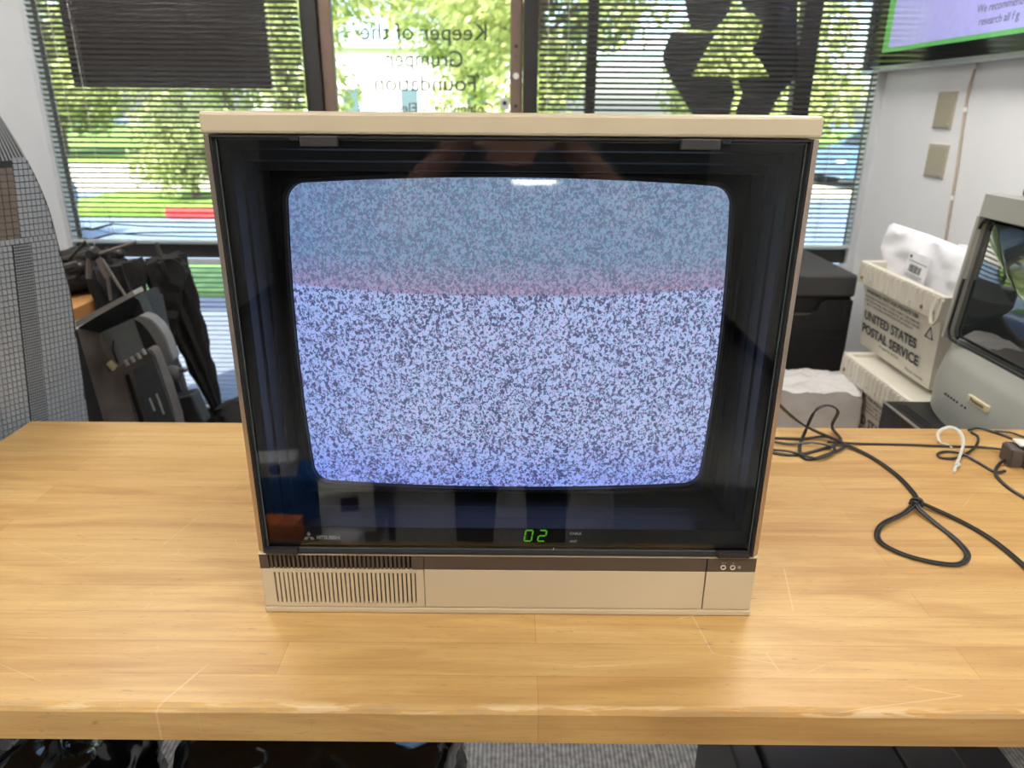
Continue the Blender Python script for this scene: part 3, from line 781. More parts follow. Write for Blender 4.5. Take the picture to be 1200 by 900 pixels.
# grey plug adapter
ADP = mat('grey_brown_adapter', lin(84, 76, 72), .5, var=.05)
pa = P(1200, 548, 0)
t = thing('plug_adapter', 'grey ribbed power plug adapter at the right edge of the bench', 'adapter', (pa.x + .012, pa.y + .014, ZT + .0005), (0, 0, R(-8)))
t.scale = (1.3, 1.3, 1.25)
b = MB(); b.box(-.030, -.014, -.017, .017, 0, .030, .003); b.box(-.012, .006, -.019, .019, 0, .034, .004); b.box(.008, .040, -.021, .021, 0, .036, .004)
b.box(-.032, .038, -.014, .014, .003, .028); b.build('adapter_body', ADP, t)
b = MB(); b.box(-.0005, .028, -.0212, -.0208, .008, .012); b.cyl((.022, -.0214, .010), (.022, -.0200, .010), .003, n=10); b.build('socket_hole', BLACKM, t)
b = MB(); b.box(-.020, .010, -.010, .014, .0335, .0365, .0006); b.build('white_tag', mat('white_tag_paper', (.75, .74, .70, 1), .7), t)
# clear cable tie, standing as an arch
TIE = mat('clear_nylon', (.82, .80, .72, 1), .3, trans=.25, var=.02)
path = smooth_path([P(1101, 518, .004), P(1099, 509, .016), P(1105, 503, .026), P(1115, 501, .030), P(1125, 507, .026), P(1129, 518, .018), P(1126, 531, .010), P(1121, 544, .006), P(1118, 553, .004)], 8)
t = thing('cable_tie', 'clear plastic cable tie arched over the cords near the adapter', 'cable tie', (0, 0, 0))
b = MB(); b.tube(path, .0036, 8, flat=.6); b.build('strap', TIE, t, True)
b = MB(); b.tube(smooth_path([P(1101, 519, .003), P(1110, 521, .003), P(1116, 525, .003)], 5), .0018, 8); b.build('strap_tail', TIE, t, True)
b = MB(); b.sphere(P(1122, 545, .006), (.0065, .0055, .0055)); b.build('head', TIE, t, True)

# ================================================================ RIGHT SIDE
# low shelf for the cabinet, tubs and package
SHW = mat('brown_shelf_wood', lin(150, 105, 62), .5, var=.15, scale=20)
t = thing('low_shelf', 'low brown wooden shelf under the postal tubs and black cabinet', 'shelf', (1.03, 2.54, 0))
b = MB(); b.box(-.53, .54, -.63, .75, .435, .46, .004); b.build('shelf_board', SHW, t)
for sx in (-.48, .49):
    for sy in (-.58, .69):
        b = MB(); b.box(sx - .025, sx + .025, sy - .025, sy + .025, 0, .434, .003); b.build('leg', SHW, t)
# black cabinet with a hand-hold
t = thing('storage_cabinet', 'black plastic storage cabinet with cut-out handle below the right window', 'cabinet', (.90, 2.86, .4605))
BC = mat('black_cabinet_plastic', (.014, .014, .015, 1), .4, var=.1)
BCT = mat('black_cabinet_top', (.045, .043, .041, 1), .62, var=.15, scale=12)
b = MB(); b.box(-.36, .345, -.235, .27, 0, .446, .006); b.build('body', BC, t)
b = MB(); b.box(-.37, .345, -.262, .28, .4475, .531, .010); b.build('lid', BCT, t)
b = MB()
def uhand(y):
    return [(-.35, y, .02), (.342, y, .02), (.342, y, .435), (.24, y, .435), (.225, y, .425), (.215, y, .395), (.19, y, .385), (-.02, y, .385), (-.045, y, .395), (-.055, y, .425), (-.07, y, .435), (-.35, y, .435)]
b.prism(uhand(-.258), (0, .022, 0)); b.build('drawer_front', BC, t)
b = MB(); b.box(-.02, .19, -.262, -.2575, .379, .386, .002); b.build('handle_lip', BCT, t)
b = MB(); b.box(-.34, .32, -.2595, -.2575, .325, .328); b.box(-.34, .32, -.2595, -.2575, .29, .292); b.build('seam', BLACKM, t)

# wrapped white package
PLW = mat('clear_wrapped_white_foam', (.62, .60, .57, 1), .22, var=.12, scale=9, bump=.9, bscale=38)
b = MB()
rings = []
for j in range(49):
    y = -.13 + .26 * j / 48
    kk = 1 - .10 * abs(2 * j / 48 - 1) ** 4
    ring_ = []
    for i in range(120):
        a = 2 * PI * i / 120
        ca, sa = math.cos(a), math.sin(a)
        rr = 1 / max(abs(ca), abs(sa)) ** .92
        x_, z_ = .20 * ca * rr * kk, .136 * sa * rr * kk + .137
        nn = mnoise.noise(Vector((x_ * 16, y * 16, z_ * 16))) * .012 - abs(mnoise.noise(Vector((x_ * 14 + z_ * 34, y * 12, 5)))) * .022 - abs(mnoise.noise(Vector((x_ * 55 - z_ * 40, y * 40, 9)))) * .009
        ring_.append((x_ + nn * ca, y + nn * .6, max(.001, z_ + nn * sa)))
    rings.append(ring_)
b.loft(rings, True, True)
o = b.build('wrapped_package', PLW, None, True, loc=(.965, 2.315, .4610)); o.scale = (1, .85, .90)
tag(o, 'white package in crinkled clear plastic wrap in front of the black cabinet', 'package')

# postal tubs
TUB = mat('corrugated_white_plastic', lin(214, 208, 192), .5, var=.05, scale=14, bump=.1, bscale=120)
TUBIN = TUB
INK = mat('dark_grey_ink', lin(70, 74, 74), .7)
RUST = mat('rusty_rivet', lin(140, 105, 62), .7, var=.3, scale=300)
def tub(label, x0, y0, y1, z0, h, full):
    t = thing('postal_tub', label, 'tub', (x0, (y0 + y1) / 2, z0), group='stacked postal tubs')
    L, Wd = (y1 - y0) / 2, .31
    def rg(o, z, cx=.0):   # o = outset
        return [(-o + cx, -L - o, z), (Wd + o, -L - o, z), (Wd + o, L + o, z), (-o + cx, L + o, z)]
    b = MB()
    b.loft([rg(-.030, .0), rg(-.020, h * .62), rg(-.012, h - .075), rg(-.012, h - .002), rg(-.016, h - .002), rg(-.026, h * .5), rg(-.034, .006)], True, True)
    b.build('tub_body', TUB, t)
    b = MB()
    # flared band with ridges
    b.loft([rg(-.012, h - .075), rg(.004, h - .070), rg(.002, h), rg(-.008, h + .004), rg(-.016, h), rg(-.016, h - .01)])
    n = 17
    for i in range(n):
        y = -L + .02 + (2 * L - .04) * i / (n - 1)
        b.box(-.0065, -.001, y - .006, y + .006, h - .068, h - .004, .002)
    b.build('rim', TUB, t)
    for i in range(8):
        y = L - .03 - (2 * L - .06) * i / 7
        if i in (2, 3, 4) and not full: continue
        b = MB(); b.sphere((-.0065, y, h - .05), (.003, .007 if i in (0, 6, 7) else .0045, .007 if i in (0, 6, 7) else .0045), u=10, v=6)
        b.build('rivet', RUST if i in (0, 6, 7) else SILVER, t, True)
    if full:
        b = MB(); b.box(.014, Wd - .014, -L + .016, L - .016, h - .022, h - .012); b.build('folded_sheets', TUB, t)
    # wire handle bail at the near end
    b = MB(); b.tube(smooth_path([(-.004, -L + .03, h - .01), (-.014, -L + .025, h - .05), (-.016, -L + .010, h - .078), (-.010, -L - .002, h - .06), (-.004, -L - .004, h - .008)], 5), .0045, 8)
    b.build('handle_bail', TUB, t, True)
    # printed text on the side that faces the room
    dxw = -.014 + .020          # the wall leans in toward the base
    def wall_x(z): 
        k = max(0, min(1, (h - .075 - z) / (h - .075))); return .012 + .018 * k - .0022
    def tt(s, size, yc, z, w, bold=0.0, m=INK):
        wx = wall_x(z)
        sl = .018 / (h - .075)
        M = fr((wx - .0006, yc, z), (0, -1, 0), (-sl, 0, 1))
        o = text(s, size, 'printing', m, t, Matrix.Identity(4), ext=.0002, bold=bold)
        xs_ = [v.co.x for v in o.data.vertices]; c = (max(xs_) + min(xs_)) / 2
        k = w / (max(xs_) - min(xs_))
        for v in o.data.vertices: v.co = M @ Vector(((v.co.x - c) * k, v.co.y, v.co.z))
        return o
    zz = h - .075
    tt('WARNING: NOT FOR PRIVATE USE', .017, .04, zz - .016, L * 1.32, .0004)
    tt('MAXIMUM PENALTY FOR THEFT OR MISUSE', .011, .035, zz - .034, L * 1.38)
    tt('OF POSTAL PROPERTY $1,000 FINE', .011, .035, zz - .047, L * 1.38)
    tt('& 3 YEARS IMPRISONMENT', .011, .045, zz - .060, L * 1.2)
    tt('UNITED STATES', .044, .035, zz - .100, L * 1.34, .0012)
    tt('POSTAL SERVICE', .044, .028, zz - .148, L * 1.46, .0012)
    tt('Property of U.S.', .011, .02, zz - .176, L * .5)
    if zz > .20: tt('Please recycle', .010, -L * .55, zz - .192, L * .4)
    # triangle mark
    zc_, yc_ = zz - .045, -L * .78
    b = MB(); b.tube([(wall_x(zc_) - .001, yc_ + .020, zc_ - .014), (wall_x(zc_) - .001, yc_ - .020, zc_ - .014), (wall_x(zc_) - .001, yc_, zc_ + .018), (wall_x(zc_) - .001, yc_ + .020, zc_ - .014)], .0022, 5)
    b.build('triangle_mark', INK, t)
    return t
tub('white postal tub, lower of the two, partly hidden behind the disc player', 1.133, 1.915, 2.37, .4605, .312, True)
tub('white postal tub on top of the stack holding white mailer bags', 1.20, 1.985, 2.50, .7750, .286, False)
# mailer bags
MAIL = mat('white_poly_mailer', (.80, .80, .82, 1), .32, var=.04, scale=6, bump=.5, bscale=16)
def mailer(label, c, w, h, th, rot, seed):
    b = MB()
    N, Mq = 26, 20
    def pt(i, j, s):
        u, v = i / N * 2 - 1, j / Mq * 2 - 1
        e = (1 - u ** 4) * (1 - v ** 4)
        puff = th * (max(0, e) ** .5)
        nn = mnoise.noise(Vector((u * 3 + seed, v * 3, s * 3))) * .011 + mnoise.noise(Vector((u * 8 + seed, v * 7, s))) * .004
        x = u * w * (1 - .03 * (1 - abs(v)) ) ; z = v * h
        bend = .018 * math.sin(u * 2.5 + seed)
        return (x, s * (puff + nn * min(1, e * 4)) + bend, z)
    A = [[b.bm.verts.new(pt(i, j, -1)) for j in range(Mq + 1)] for i in range(N + 1)]
    B = [[(A[i][j] if i in (0, N) or j in (0, Mq) else b.bm.verts.new(pt(i, j, 1))) for j in range(Mq + 1)] for i in range(N + 1)]
    for i in range(N):
        for j in range(Mq):
            b.bm.faces.new([A[i][j], A[i + 1][j], A[i + 1][j + 1], A[i][j + 1]])
            try: b.bm.faces.new([B[i][j], B[i][j + 1], B[i + 1][j + 1], B[i + 1][j]])
            except ValueError: pass
    o = b.build('mailer_bag', MAIL, None, True)
    o.location = c; o.rotation_euler = rot
    tag(o, label, 'mailer bag', 'mailer bags in the upper tub')
    return o
m1 = mailer('crinkled white mailer bag with barcode label sticking out of the upper postal tub', (1.34, 2.36, 1.035), .205, .130, .028, (R(-4), R(7), R(-77)), 1.3)
b = MB()
b.box(-.055, .045, -.0335, -.0325, -.02, .075); lab = b.build('address_label', mat('label_paper', (.82, .82, .84, 1), .5), m1)
b = MB()
for i in range(9): b.box(-.035 + i * .006, -.035 + i * .006 + (.0035 if i % 3 else .002), -.0345, -.0337, .012, .036)
b.box(-.045, .035, -.0345, -.0337, .046, .0475); b.box(-.045, .02, -.0345, -.0337, -.004, -.0025); b.box(-.045, .03, -.0345, -.0337, .003, .0042); b.box(-.047, -.038, -.0345, -.0337, .055, .064)
b.build('barcode', INK, lab)
mailer('plain white mailer bag behind the barcode one, close to the blue-grey television', (1.44, 2.22, 1.03), .13, .13, .02, (R(3), R(-6), R(-80)), 4.1)

# stand, disc player, second television
t = thing('media_stand', 'black stand under the disc player behind the workbench', 'stand', (1.36, 1.715, 0))
b = MB(); b.box(-.34, .22, -.235, .18, .680, .699, .003); b.build('stand_top', BLACKP, t)
for sx in (-.32, .20):
    b = MB(); b.box(sx - .012, sx + .012, -.225, .17, 0, .6795, .002); b.build('side_panel', BLACKP, t)
t = thing('disc_player', 'flat black disc player under the blue-grey television', 'player', (1.032, 1.882, .6995))
PLB = mat('black_brushed_metal', (.022, .021, .022, 1), .32, metal=.4, var=.1)
b = MB(); b.box(.006, .32, -.29, 0, 0, .092, .002); b.build('case', PLB, t)
b = MB(); b.box(0, .0058, -.29, 0, .002, .088, .001); b.build('front_panel', mat('glossy_black_panel', (.012, .013, .02, 1), .12), t)
b = MB(); b.box(-.002, .006, -.29, 0, .0885, .0925, .001); b.build('silver_edge', SILVER, t)
b = MB()
for i in range(3): b.box(.022 + i * .010, .027 + i * .010, -.26, -.03, .0925, .0945, .0006)
b.build('top_ridge', BLACKP, t)

GREY = mat('blue_grey_plastic', lin(160, 159, 150), .42, var=.03, scale=6, bump=.05, bscale=400)
GREYD = mat('grey_plastic_dark', lin(70, 74, 74), .45)
t2 = thing('television', 'blue-grey tube television with dark screen standing at the right behind the bench', 'television', (1.150, 1.606, .7922))

t2.scale = (1.06, 1.06, 1.06)
Y0, Y1 = -.285, .265
def face_x(z):     # the front leans back toward its top, the lower lip bulges out
    if z > .17: return .0 + (z - .17) * .075
    return -.024 * math.sin(min(1, (.17 - z) / .14) * PI * .62)
b = MB()
# upper frame: ring around the screen; profile across z with rounded sides
def bx(y0_, y1_, z0_, z1_, name, m, dp=.07, rim=.0):
    r = []
    nz_ = 14
    for k in range(nz_ + 1):
        z = z0_ + (z1_ - z0_) * k / nz_
        x = face_x(z)
        r.append([(x + .010, y0_, z), (x + .002, y0_ + .006, z), (x, y0_ + .014, z), (x, y1_ - .014, z), (x + .002, y1_ - .006, z), (x + .010, y1_, z), (.07, y1_, z), (.07, y0_, z)])
    b = MB(); b.loft(r, True, True); return b.build(name, m, t2, True)
bx(Y0, Y1, .478, .530, 'bezel_top', GREY)
bx(Y1 - .017, Y1, .178, .4778, 'bezel_side', GREY)
bx(Y0, Y0 + .017, .178, .4778, 'bezel_side', GREY)
# lower chin, wider at its ends and bulging
r = []
for k in range(19):
    z = .012 + (.1778 - .012) * k / 18
    x = face_x(z); ww = .0 + .003 * math.sin(min(1, max(0, (.175 - z) / .12)) * PI * .55)
    ring_ = [(.07, Y1 + ww, z)]
    for q in range(25):
        u = q / 24 * 2 - 1
        ring_.append((x + .040 * abs(u) ** 5 - .014 * (1 - u * u) * (1 if z < .15 else (.1778 - z) / .03), -u * ((Y1 - Y0) / 2 + ww) + (Y1 + Y0) / 2, z - .016 * (1 - u * u) * (1 - k / 18)))
    ring_.append((.07, Y0 - ww, z))
    r.append(ring_)
b = MB(); b.loft(r, True, True); b.build('chin', GREY, t2, True)
b = MB()
yc = (Y0 + Y1) / 2
b.loft([[(.068, Y0 + .002, .01), (.068, Y1 - .002, .01), (.068, Y1 - .002, .528), (.068, Y0 + .002, .528)],
        [(.17, Y0 + .01, .004), (.17, Y1 - .01, .004), (.17, Y1 - .01, .520), (.17, Y0 + .01, .520)],
        [(.30, yc - .17, .006), (.30, yc + .17, .006), (.30, yc + .17, .43), (.30, yc - .17, .43)],
        [(.42, yc - .12, .04), (.42, yc + .12, .04), (.42, yc + .12, .34), (.42, yc - .12, .34)]], True, True)
b.build('rear_shell', GREYD, t2)
SCR = mat('dark_tube_glass', (.022, .028, .028, 1), .04, spec=.9, coat=.6)
b = MB(); rings = []
for k in range(15):
    q = 1 - k / 14 * .999
    o_ = []
    for (x_, _, z_) in rrect(.260 * q, .150 * q, .03 * q + .0001, 6):
        o_.append((.0, x_ + yc, z_ + .328))
    rings.append([(face_x(pz) + .020 - .034 * (1 - q * q), py, pz) for (_, py, pz) in o_])
b.loft(rings); b.build('screen', SCR, t2, True)
b = MB(); b.tube([(face_x(z_ + .328) + .006, x_ + yc, z_ + .328) for (x_, _, z_) in rrect(.2585, .149, .028, 6)] + [(face_x(.328) + .006, yc + .2585, .328)], .0035, 6)
b.build('screen_gasket', BLACKM, t2, True)
GOLD = mat('gold_badge', lin(235, 222, 180), .3, metal=.4)
cx_ = face_x(.098) - .0158
b = MB(); b.box(cx_ - .002, cx_ + .012, -.028, .048, .0885, .1045, .001); bd = b.build('badge', GOLD, t2)
o = text('Panasonic', .013, 'badge_lettering', mat('brown_lettering', lin(110, 90, 50), .5), bd, fr((cx_ - .0024, .010, .0965), (0, -1, 0), (0, 0, 1)), ext=.0002, bold=.0003)
for i, y in enumerate((.135, .122, .109, .096, .083, .062, .048)):
    b = MB(); b.sphere((face_x(.075) - .012 + .016 * abs(y / .275) ** 2 * .6, y, .070), (.004, .0042, .0032), u=10, v=6); b.build('button', BLACKM, t2, True)
b = MB(); b.box(face_x(.04) - .0095, face_x(.04) + .01, -.085, -.045, .026, .040, .003); b.build('front_jack', BLACKM, t2)
# remote control and paper on top of that television
t = thing('remote_control', 'black remote control with pale buttons on top of the blue-grey television', 'remote', (1.215, 1.69, 1.3590), (0, 0, R(-6)))
b = MB(); b.box(-.024, .024, -.085, .085, 0, .02, .006); b.build('remote_body', BLACKP, t)
for i in range(8):
    for j in range(3):
        b = MB(); b.box(-.016 + j * .012, -.008 + j * .012, -.07 + i * .017, -.062 + i * .017, .0195, .022, .001); b.build('button', PALE if (i + j) % 3 else mat('yellow_button', lin(200, 190, 90), .5), t)
b = MB(); b.box(-.05, .05, -.07, .07, 0, .0008)
o = b.build('paper_slip', mat('white_paper', (.85, .84, .80, 1), .7), None, loc=(1.245, 1.49, 1.3590)); o.rotation_euler = (0, 0, .1)
tag(o, 'small white paper slip on the blue-grey television beside the remote', 'paper')

# wall plates, conduit, wall display
PLATE = mat('beige_metal_plate', lin(188, 178, 158), .28, metal=.35, var=.06, scale=120, bump=.5, bscale=90)
for (ya, yb, za, zb, la) in ((2.835, 2.962, 1.482, 1.612, 'upper beige metal wall plate on the right wall'), (2.82, 2.955, 1.308, 1.428, 'lower beige metal wall plate on the right wall, under the other')):
    t = thing('wall_plate', la, 'wall plate', (XR, (ya + yb) / 2, (za + zb) / 2), group='wall plates on the right wall')
    w, h = (yb - ya) / 2, (zb - za) / 2
    b = MB(); b.loft([[(-.0, -w, -h), (-.0, w, -h), (-.0, w, h), (-.0, -w, h)], [(-.004, -w, -h), (-.004, w, -h), (-.004, w, h), (-.004, -w, h)], [(-.008, -w + .008, -h + .008), (-.008, w - .008, -h + .008), (-.008, w - .008, h - .008), (-.008, -w + .008, h - .008)]], True, True)
    b.build('plate', PLATE, t)
    for sy in (-1, 1):
        for sz in (-1, 1):
            b = MB(); b.sphere((-.008, sy * w * .72, sz * h * .72), (.002, .005, .005), u=10, v=6); b.build('screw', SILVER, t, True)
b = MB()
CON = mat('tan_wire_cover', lin(176, 160, 142), .6)
cp = [(XR - .006, 2.755, 1.70), (XR - .007, 2.765, 1.60), (XR - .007, 2.755, 1.50), (XR - .007, 2.735, 1.36), (XR - .007, 2.72, 1.2), (XR - .007, 2.70, 1.0), (XR - .007, 2.68, .7), (XR - .007, 2.68, .3)]
b.tube(smooth_path(cp, 6), .0045, 8)
t = thing('wire_conduit', 'tan cord running down the right wall below the wall display', 'cord', (0, 0, 0))
b.build('cord', CON, t, True)
for z, y in ((1.55, 2.76), (1.25, 2.725), (1.69, 2.757)):
    b = MB(); b.box(XR - .013, XR - .001, y - .006, y + .006, z - .008, z + .008, .002); b.build('clip', WHITEP, t)
# wall display
t = thing('wall_display', 'large wall display with lavender screen on the right wall near the window', 'display', (XR - .045, 3.0, 1.70))
ya, yb, z0, z1 = -1.0, .525, 0, .86
b = MB()
b.box(-.02, .043, ya, yb, 0, .018, .003); b.box(-.02, .043, ya, yb, z1 - .018, z1, .003)
b.box(-.02, .043, yb - .014, yb, .018, z1 - .018, .002); b.box(-.02, .043, ya, ya + .014, .018, z1 - .018, .002); b.box(.005, .04, ya + .014, yb - .014, .018, z1 - .018)
b.build('frame', SILVER, t)
def scr(name, c, e, y0_, y1_, z0_, z1_, x=0.0):
    b = MB(); b.box(x, x + .002, y0_, y1_, z0_, z1_)
    m = mat(name + '_mat', c, .10, emit=c, estr=e, spec=.8); return b.build(name, m, t)
scr('black_border', (.008, .008, .009, 1), 0, ya + .014, yb - .014, .018, z1 - .018, .002)
scr('green_border', lin(90, 160, 90), .55, -.8, .40, .072, .80, .0012)
scr('lavender_panel', lin(150, 150, 200), .62, -.8, .345, .088, .80, .0004)
INKP = mat('screen_ink', lin(70, 75, 95), .6)
for s, yy, zz_ in (('We recommend rea', -.40, .165), ('research all f g', -.38, .125)):
    o = text(s, .036, 'screen_writing', INKP, t, fr((.0, yy, zz_), (0, -1, 0), (0, 0, 1)), ext=.0001)

# ================================================================ LEFT SIDE
# big grey tube set seen from its side: the shell is moulded in a fine grid
GRID = mat('grey_moulded_shell', lin(160, 169, 178), .30, var=.06, scale=10, metal=.25)
GRIDD = mat('grey_shell_grooves', lin(44, 46, 48), .6)
ang = math.atan2(.51, .86)
t = thing('television', 'large grey television seen from the side, shell moulded in squares, left of the workbench', 'television', (-1.0, 1.60, .56), (0, 0, -ang + PI / 2))
# local x runs along the visible side toward the far end, local -y is the side facing the room
def prof_s(z):   # right edge of the side panel
    if z < 1.16: return .009 - .018 * ((1.16 - z) / .3)
    if z < 1.30: return .009 - .006 * (z - 1.16) / .14
    return .003 - .060 * ((z - 1.30) / .228) ** 1.7
zt, zb = 1.528, .60
pts = []
for k in range(25):
    z = zb + (1.30 - zb) * k / 10 if k <= 10 else 1.30 + (zt - 1.30) * (k - 10) / 14
    pts.append((prof_s(z), 0, z - .56))
outl = pts + [(-.13, 0, zt - .56), (-.62, 0, zt - .56), (-.64, 0, zt - .60), (-.64, 0, zb - .56)]
b = MB(); b.prism(outl, (0, .50, 0)); b.build('shell', GRIDD, t)
CW, CH = .0094, .0124
b = MB()
z = zb
while z < 1.435:
    se = prof_s(z + CH / 2) - .003
    v0 = -.110 - (1.1 - z) * .12; v1 = v0 + .038
    has_vent = z < 1.262
    if has_vent:
        spans = [(v1, se, 1), (-.60, v0, -1)]
    elif z > 1.272:
        spans = [(-.070 + (z - 1.272) * .11, se, 1)]
    else:
        spans = [(-.60, se, -1)]
    for a_, c_, dr in spans:
        if dr > 0:
            x_ = a_
            while x_ + .003 < c_:
                b.box(x_ + .0008, min(x_ + CW, c_) - .0008, -.0035, .001, z + .0010, z + CH - .0010); x_ += CW
        else:
            x_ = c_
            while x_ - CW > a_:
                b.box(x_ - CW + .0008, x_ - .0008, -.0035, .001, z + .0010, z + CH - .0010); x_ -= CW
    z += CH
b.build('grid_tiles', GRID, t)
b = MB()
z = zb
while z < 1.262:
    for i in range(8):
        s0 = -.106 - (1.1 - z) * .12 + i * .0044
        b.box(s0, s0 + .0026, -.0022, .001, z + .0006, z + .0046)
        b.box(s0, s0 + .0026, -.0022, .001, z + .0067, z + .0107)
    z += CH
b.build('vent_band', GRID, t)
b = MB()
for i in range(34):
    # upper ribs follow the rounded corner
    o_ = .0072 * i
    pr_ = [(prof_s(1.437) - .003 - o_, 1.437)] + [(prof_s(zz) - .003 - o_ * (1 - .35 * (zz - 1.437) / .09), zz) for zz in (1.455, 1.475, 1.495, 1.510, 1.522)]
    ring_ = []
    b.tube([(x_, -.001, z_ - .56) for x_, z_ in pr_], .0023, 5)
rb = b.build('rib_panel', GRID, t)
BRH = mat('brown_grey_recess', lin(112, 104, 98), .5)
b = MB()
for zi in range(11):
    for xi in range(12):
        z_ = 1.276 + zi * .0135; x_ = -.082 - xi * .0135 + (z_ - 1.276) * .11
        b.box(x_, x_ + .0120, -.0022, .001, z_ - .56, z_ + .0118 - .56)
b.build('recess_tiles', BRH, t)
for o_ in t.children:
    if o_.name.startswith(('grid_tiles', 'vent_band')):
        for v in o_.data.vertices: v.co.z -= .56
t = thing('storage_box', 'black box under the large grey television', 'box', (-1.40, 1.50, 0), (0, 0, -ang + PI / 2))
b = MB(); b.box(-.30, .26, -.18, .25, 0, .575, .008); b.box(-.31, .27, -.19, .26, .576, .598, .006); b.build('box_body', BLACKP, t)

# side bench along the left wall
def small_bench():
    t = thing('workbench', 'orange-brown wooden workbench against the left wall behind the grey television', 'workbench', (-1.78, 2.55, 0))
    b = MB(); b.box(-.29, .30, -.35, .33, .855, .90, .004); b.build('bench_top', mat('orange_brown_wood', lin(196, 142, 88), .5, var=.14, scale=16), t)
    for sx in (-.25, .24):
        for sy in (-.31, .29):
            b = MB(); b.box(sx - .02, sx + .02, sy - .02, sy + .02, 0, .8545, .003); b.build('leg', STEEL, t)
    b = MB(); b.box(-.27, .262, -.33, .31, .30, .32, .002); b.build('lower_shelf', STEEL, t)
small_bench()

FAB = mat('black_fabric', (.014, .013, .013, 1), .85, var=.4, scale=60, bump=.6, bscale=120)
GUN = mat('gunmetal_tube', lin(96, 90, 86), .4, metal=.5, var=.1)
# folded light tripods lying on the bench
def tripod(label, p, rz, tilt, grp='folded tripods on the side bench'):
    t = thing('light_tripod', label, 'tripod', p, (0, tilt, rz), grp)
    b = MB(); b.cyl((-.23, 0, .02), (.20, 0, .03), .011, n=12); b.build('column', BLACKP, t, True)
    for k, a in enumerate((.16, -.05, -.22)):
        b = MB(); b.box(-.0, .30, -.009, .009, -.006, .006, .002, Matrix.Translation((-.12, 0, .03)) @ Matrix.Rotation(a, 4, 'Z') @ Matrix.Rotation(-.06 * k, 4, 'Y')); b.build('leg', GUN, t)
    b = MB(); b.sphere((.20, 0, .032), (.022, .020, .020)); b.cyl((.2, -.028, .034), (.2, .028, .034), .009); b.build('head', BLACKP, t, True)
    b = MB(); b.cyl((-.11, -.026, .03), (-.11, .026, .03), .011); b.build('knob', BLACKP, t, True)
    return t
tripod('folded black tripod lying on the left bench beside the wall', (-1.74, 2.55, .915), .25, 0)
tripod('folded black tripod crossing over the others on the left bench', (-1.66, 2.42, .95), .9, -.10)
tripod('folded tripod with its head toward the window on the left bench', (-1.62, 2.66, .975), -.12, -.16)
# heap of black cloth and straps
b = MB()
for (c, r_) in (((-1.80, 2.66, .955), (.17, .12, .055)), ((-1.60, 2.70, .97), (.17, .10, .07)), ((-1.70, 2.62, .93), (.20, .10, .035))):
    k0 = len(b.bm.verts)
    b.sphere(c, r_, u=40, v=24)
for v in b.bm.verts:
    nn = mnoise.noise(v.co * 14) * .022 + mnoise.noise(v.co * 34) * .010
    v.co += Vector((nn, nn * .6, nn)); v.co.z = max(v.co.z, .9015)
tag(b.build('cloth_bag', FAB, None, True), 'crumpled black fabric bag heaped behind the tripods on the left bench', 'bag')

# A-frame tripod standing among them (two grey legs meeting at a hub)
t = thing('light_tripod', 'tripod with two pale brown-grey legs meeting at a black hub at the left window', 'tripod', (-1.44, 2.28, 0))
def lp(px, py, y=2.28): q = atY(px, py, y); return Vector((q.x + 1.44, q.y - 2.28, q.z))
b = MB(); h0 = lp(109, 297); b.sphere(h0, (.022, .02, .024)); b.cyl(h0 + Vector((0, -.02, 0)), h0 + Vector((0, .02, 0)), .014); b.build('hub', BLACKP, t, True)
LEGM = mat('brown_grey_leg', lin(122, 112, 104), .45, metal=.3)
for pa_, pb_ in (((105, 303), (104, 326)), ((114, 302), (126, 325)), ((126, 325), (130, 352)), ((119, 303), (147, 347)), ((147, 347), (163, 368)), ((112, 299), (160, 283))):
    b = MB(); b.tube([lp(*pa_), lp(*pb_)], .0095 if pa_[1] < 304 and pb_[1] > 300 and pb_[1] < 340 else .005, 8); b.build('leg', LEGM, t, True)
b = MB(); b.tube([lp(109, 297), lp(100, 283), lp(80, 305)], .005, 6); b.build('strut', BLACKP, t, True)
b = MB(); b.tube([lp(163, 368), Vector((.10, .02, .03))], .004, 6); b.build('lower_leg', BLACKP, t, True)
b = MB(); b.sphere((.10, .02, .015), .015); b.build('foot', BLACKP, t, True)

# closed black umbrella reflectors leaning to the window
def umbrella(label, top, bot, r, seed, flare, stem):
    t = thing('light_umbrella', label, 'umbrella', bot, (0, 0, 0), 'closed umbrella reflectors at the left window')
    tp = Vector(top) - Vector(bot)
    ax = tp.normalized(); sx = ax.cross(Vector((0, 1, 0))).normalized(); sy = ax.cross(sx)
    b = MB()
    rings = []
    L = tp.length
    for k in range(22):
        q = k / 21
        rr = r * (.25 + .75 * math.sin(min(1, q * 1.15) * PI * .55)) * (1 + flare * max(0, q - .8) * 4)
        ring_ = []
        for i in range(40):
            a = 2 * PI * i / 40
            fold = 1 + .26 * math.sin(a * 8 + q * 3 + seed) * (.4 + q)
            nn = mnoise.noise(Vector((math.cos(a) * 2, math.sin(a) * 2 + seed, q * 9))) * .3
            ring_.append(ax * (L * (.30 + .70 * q)) + (sx * math.cos(a) + sy * math.sin(a)) * rr * (fold + nn))
        rings.append(ring_)
    b.loft(rings, True, True); b.build('canopy', FAB, t, True)
    b = MB(); b.tube([(0, 0, .0), ax * L * 1.06], .0075, 8); b.build('pole', GUN if stem else BLACKP, t, True)
    return t
umbrella('closed black umbrella reflector with a ragged wide top, nearest the right of the pile', (-1.335, 2.76, 1.00), (-1.17, 2.83, .02), .058, 2.0, .25, True)
umbrella('closed black umbrella reflector leaning left of the wide one', (-1.43, 2.58, 1.01), (-1.25, 2.58, .02), .072, 5.0, .1, False)
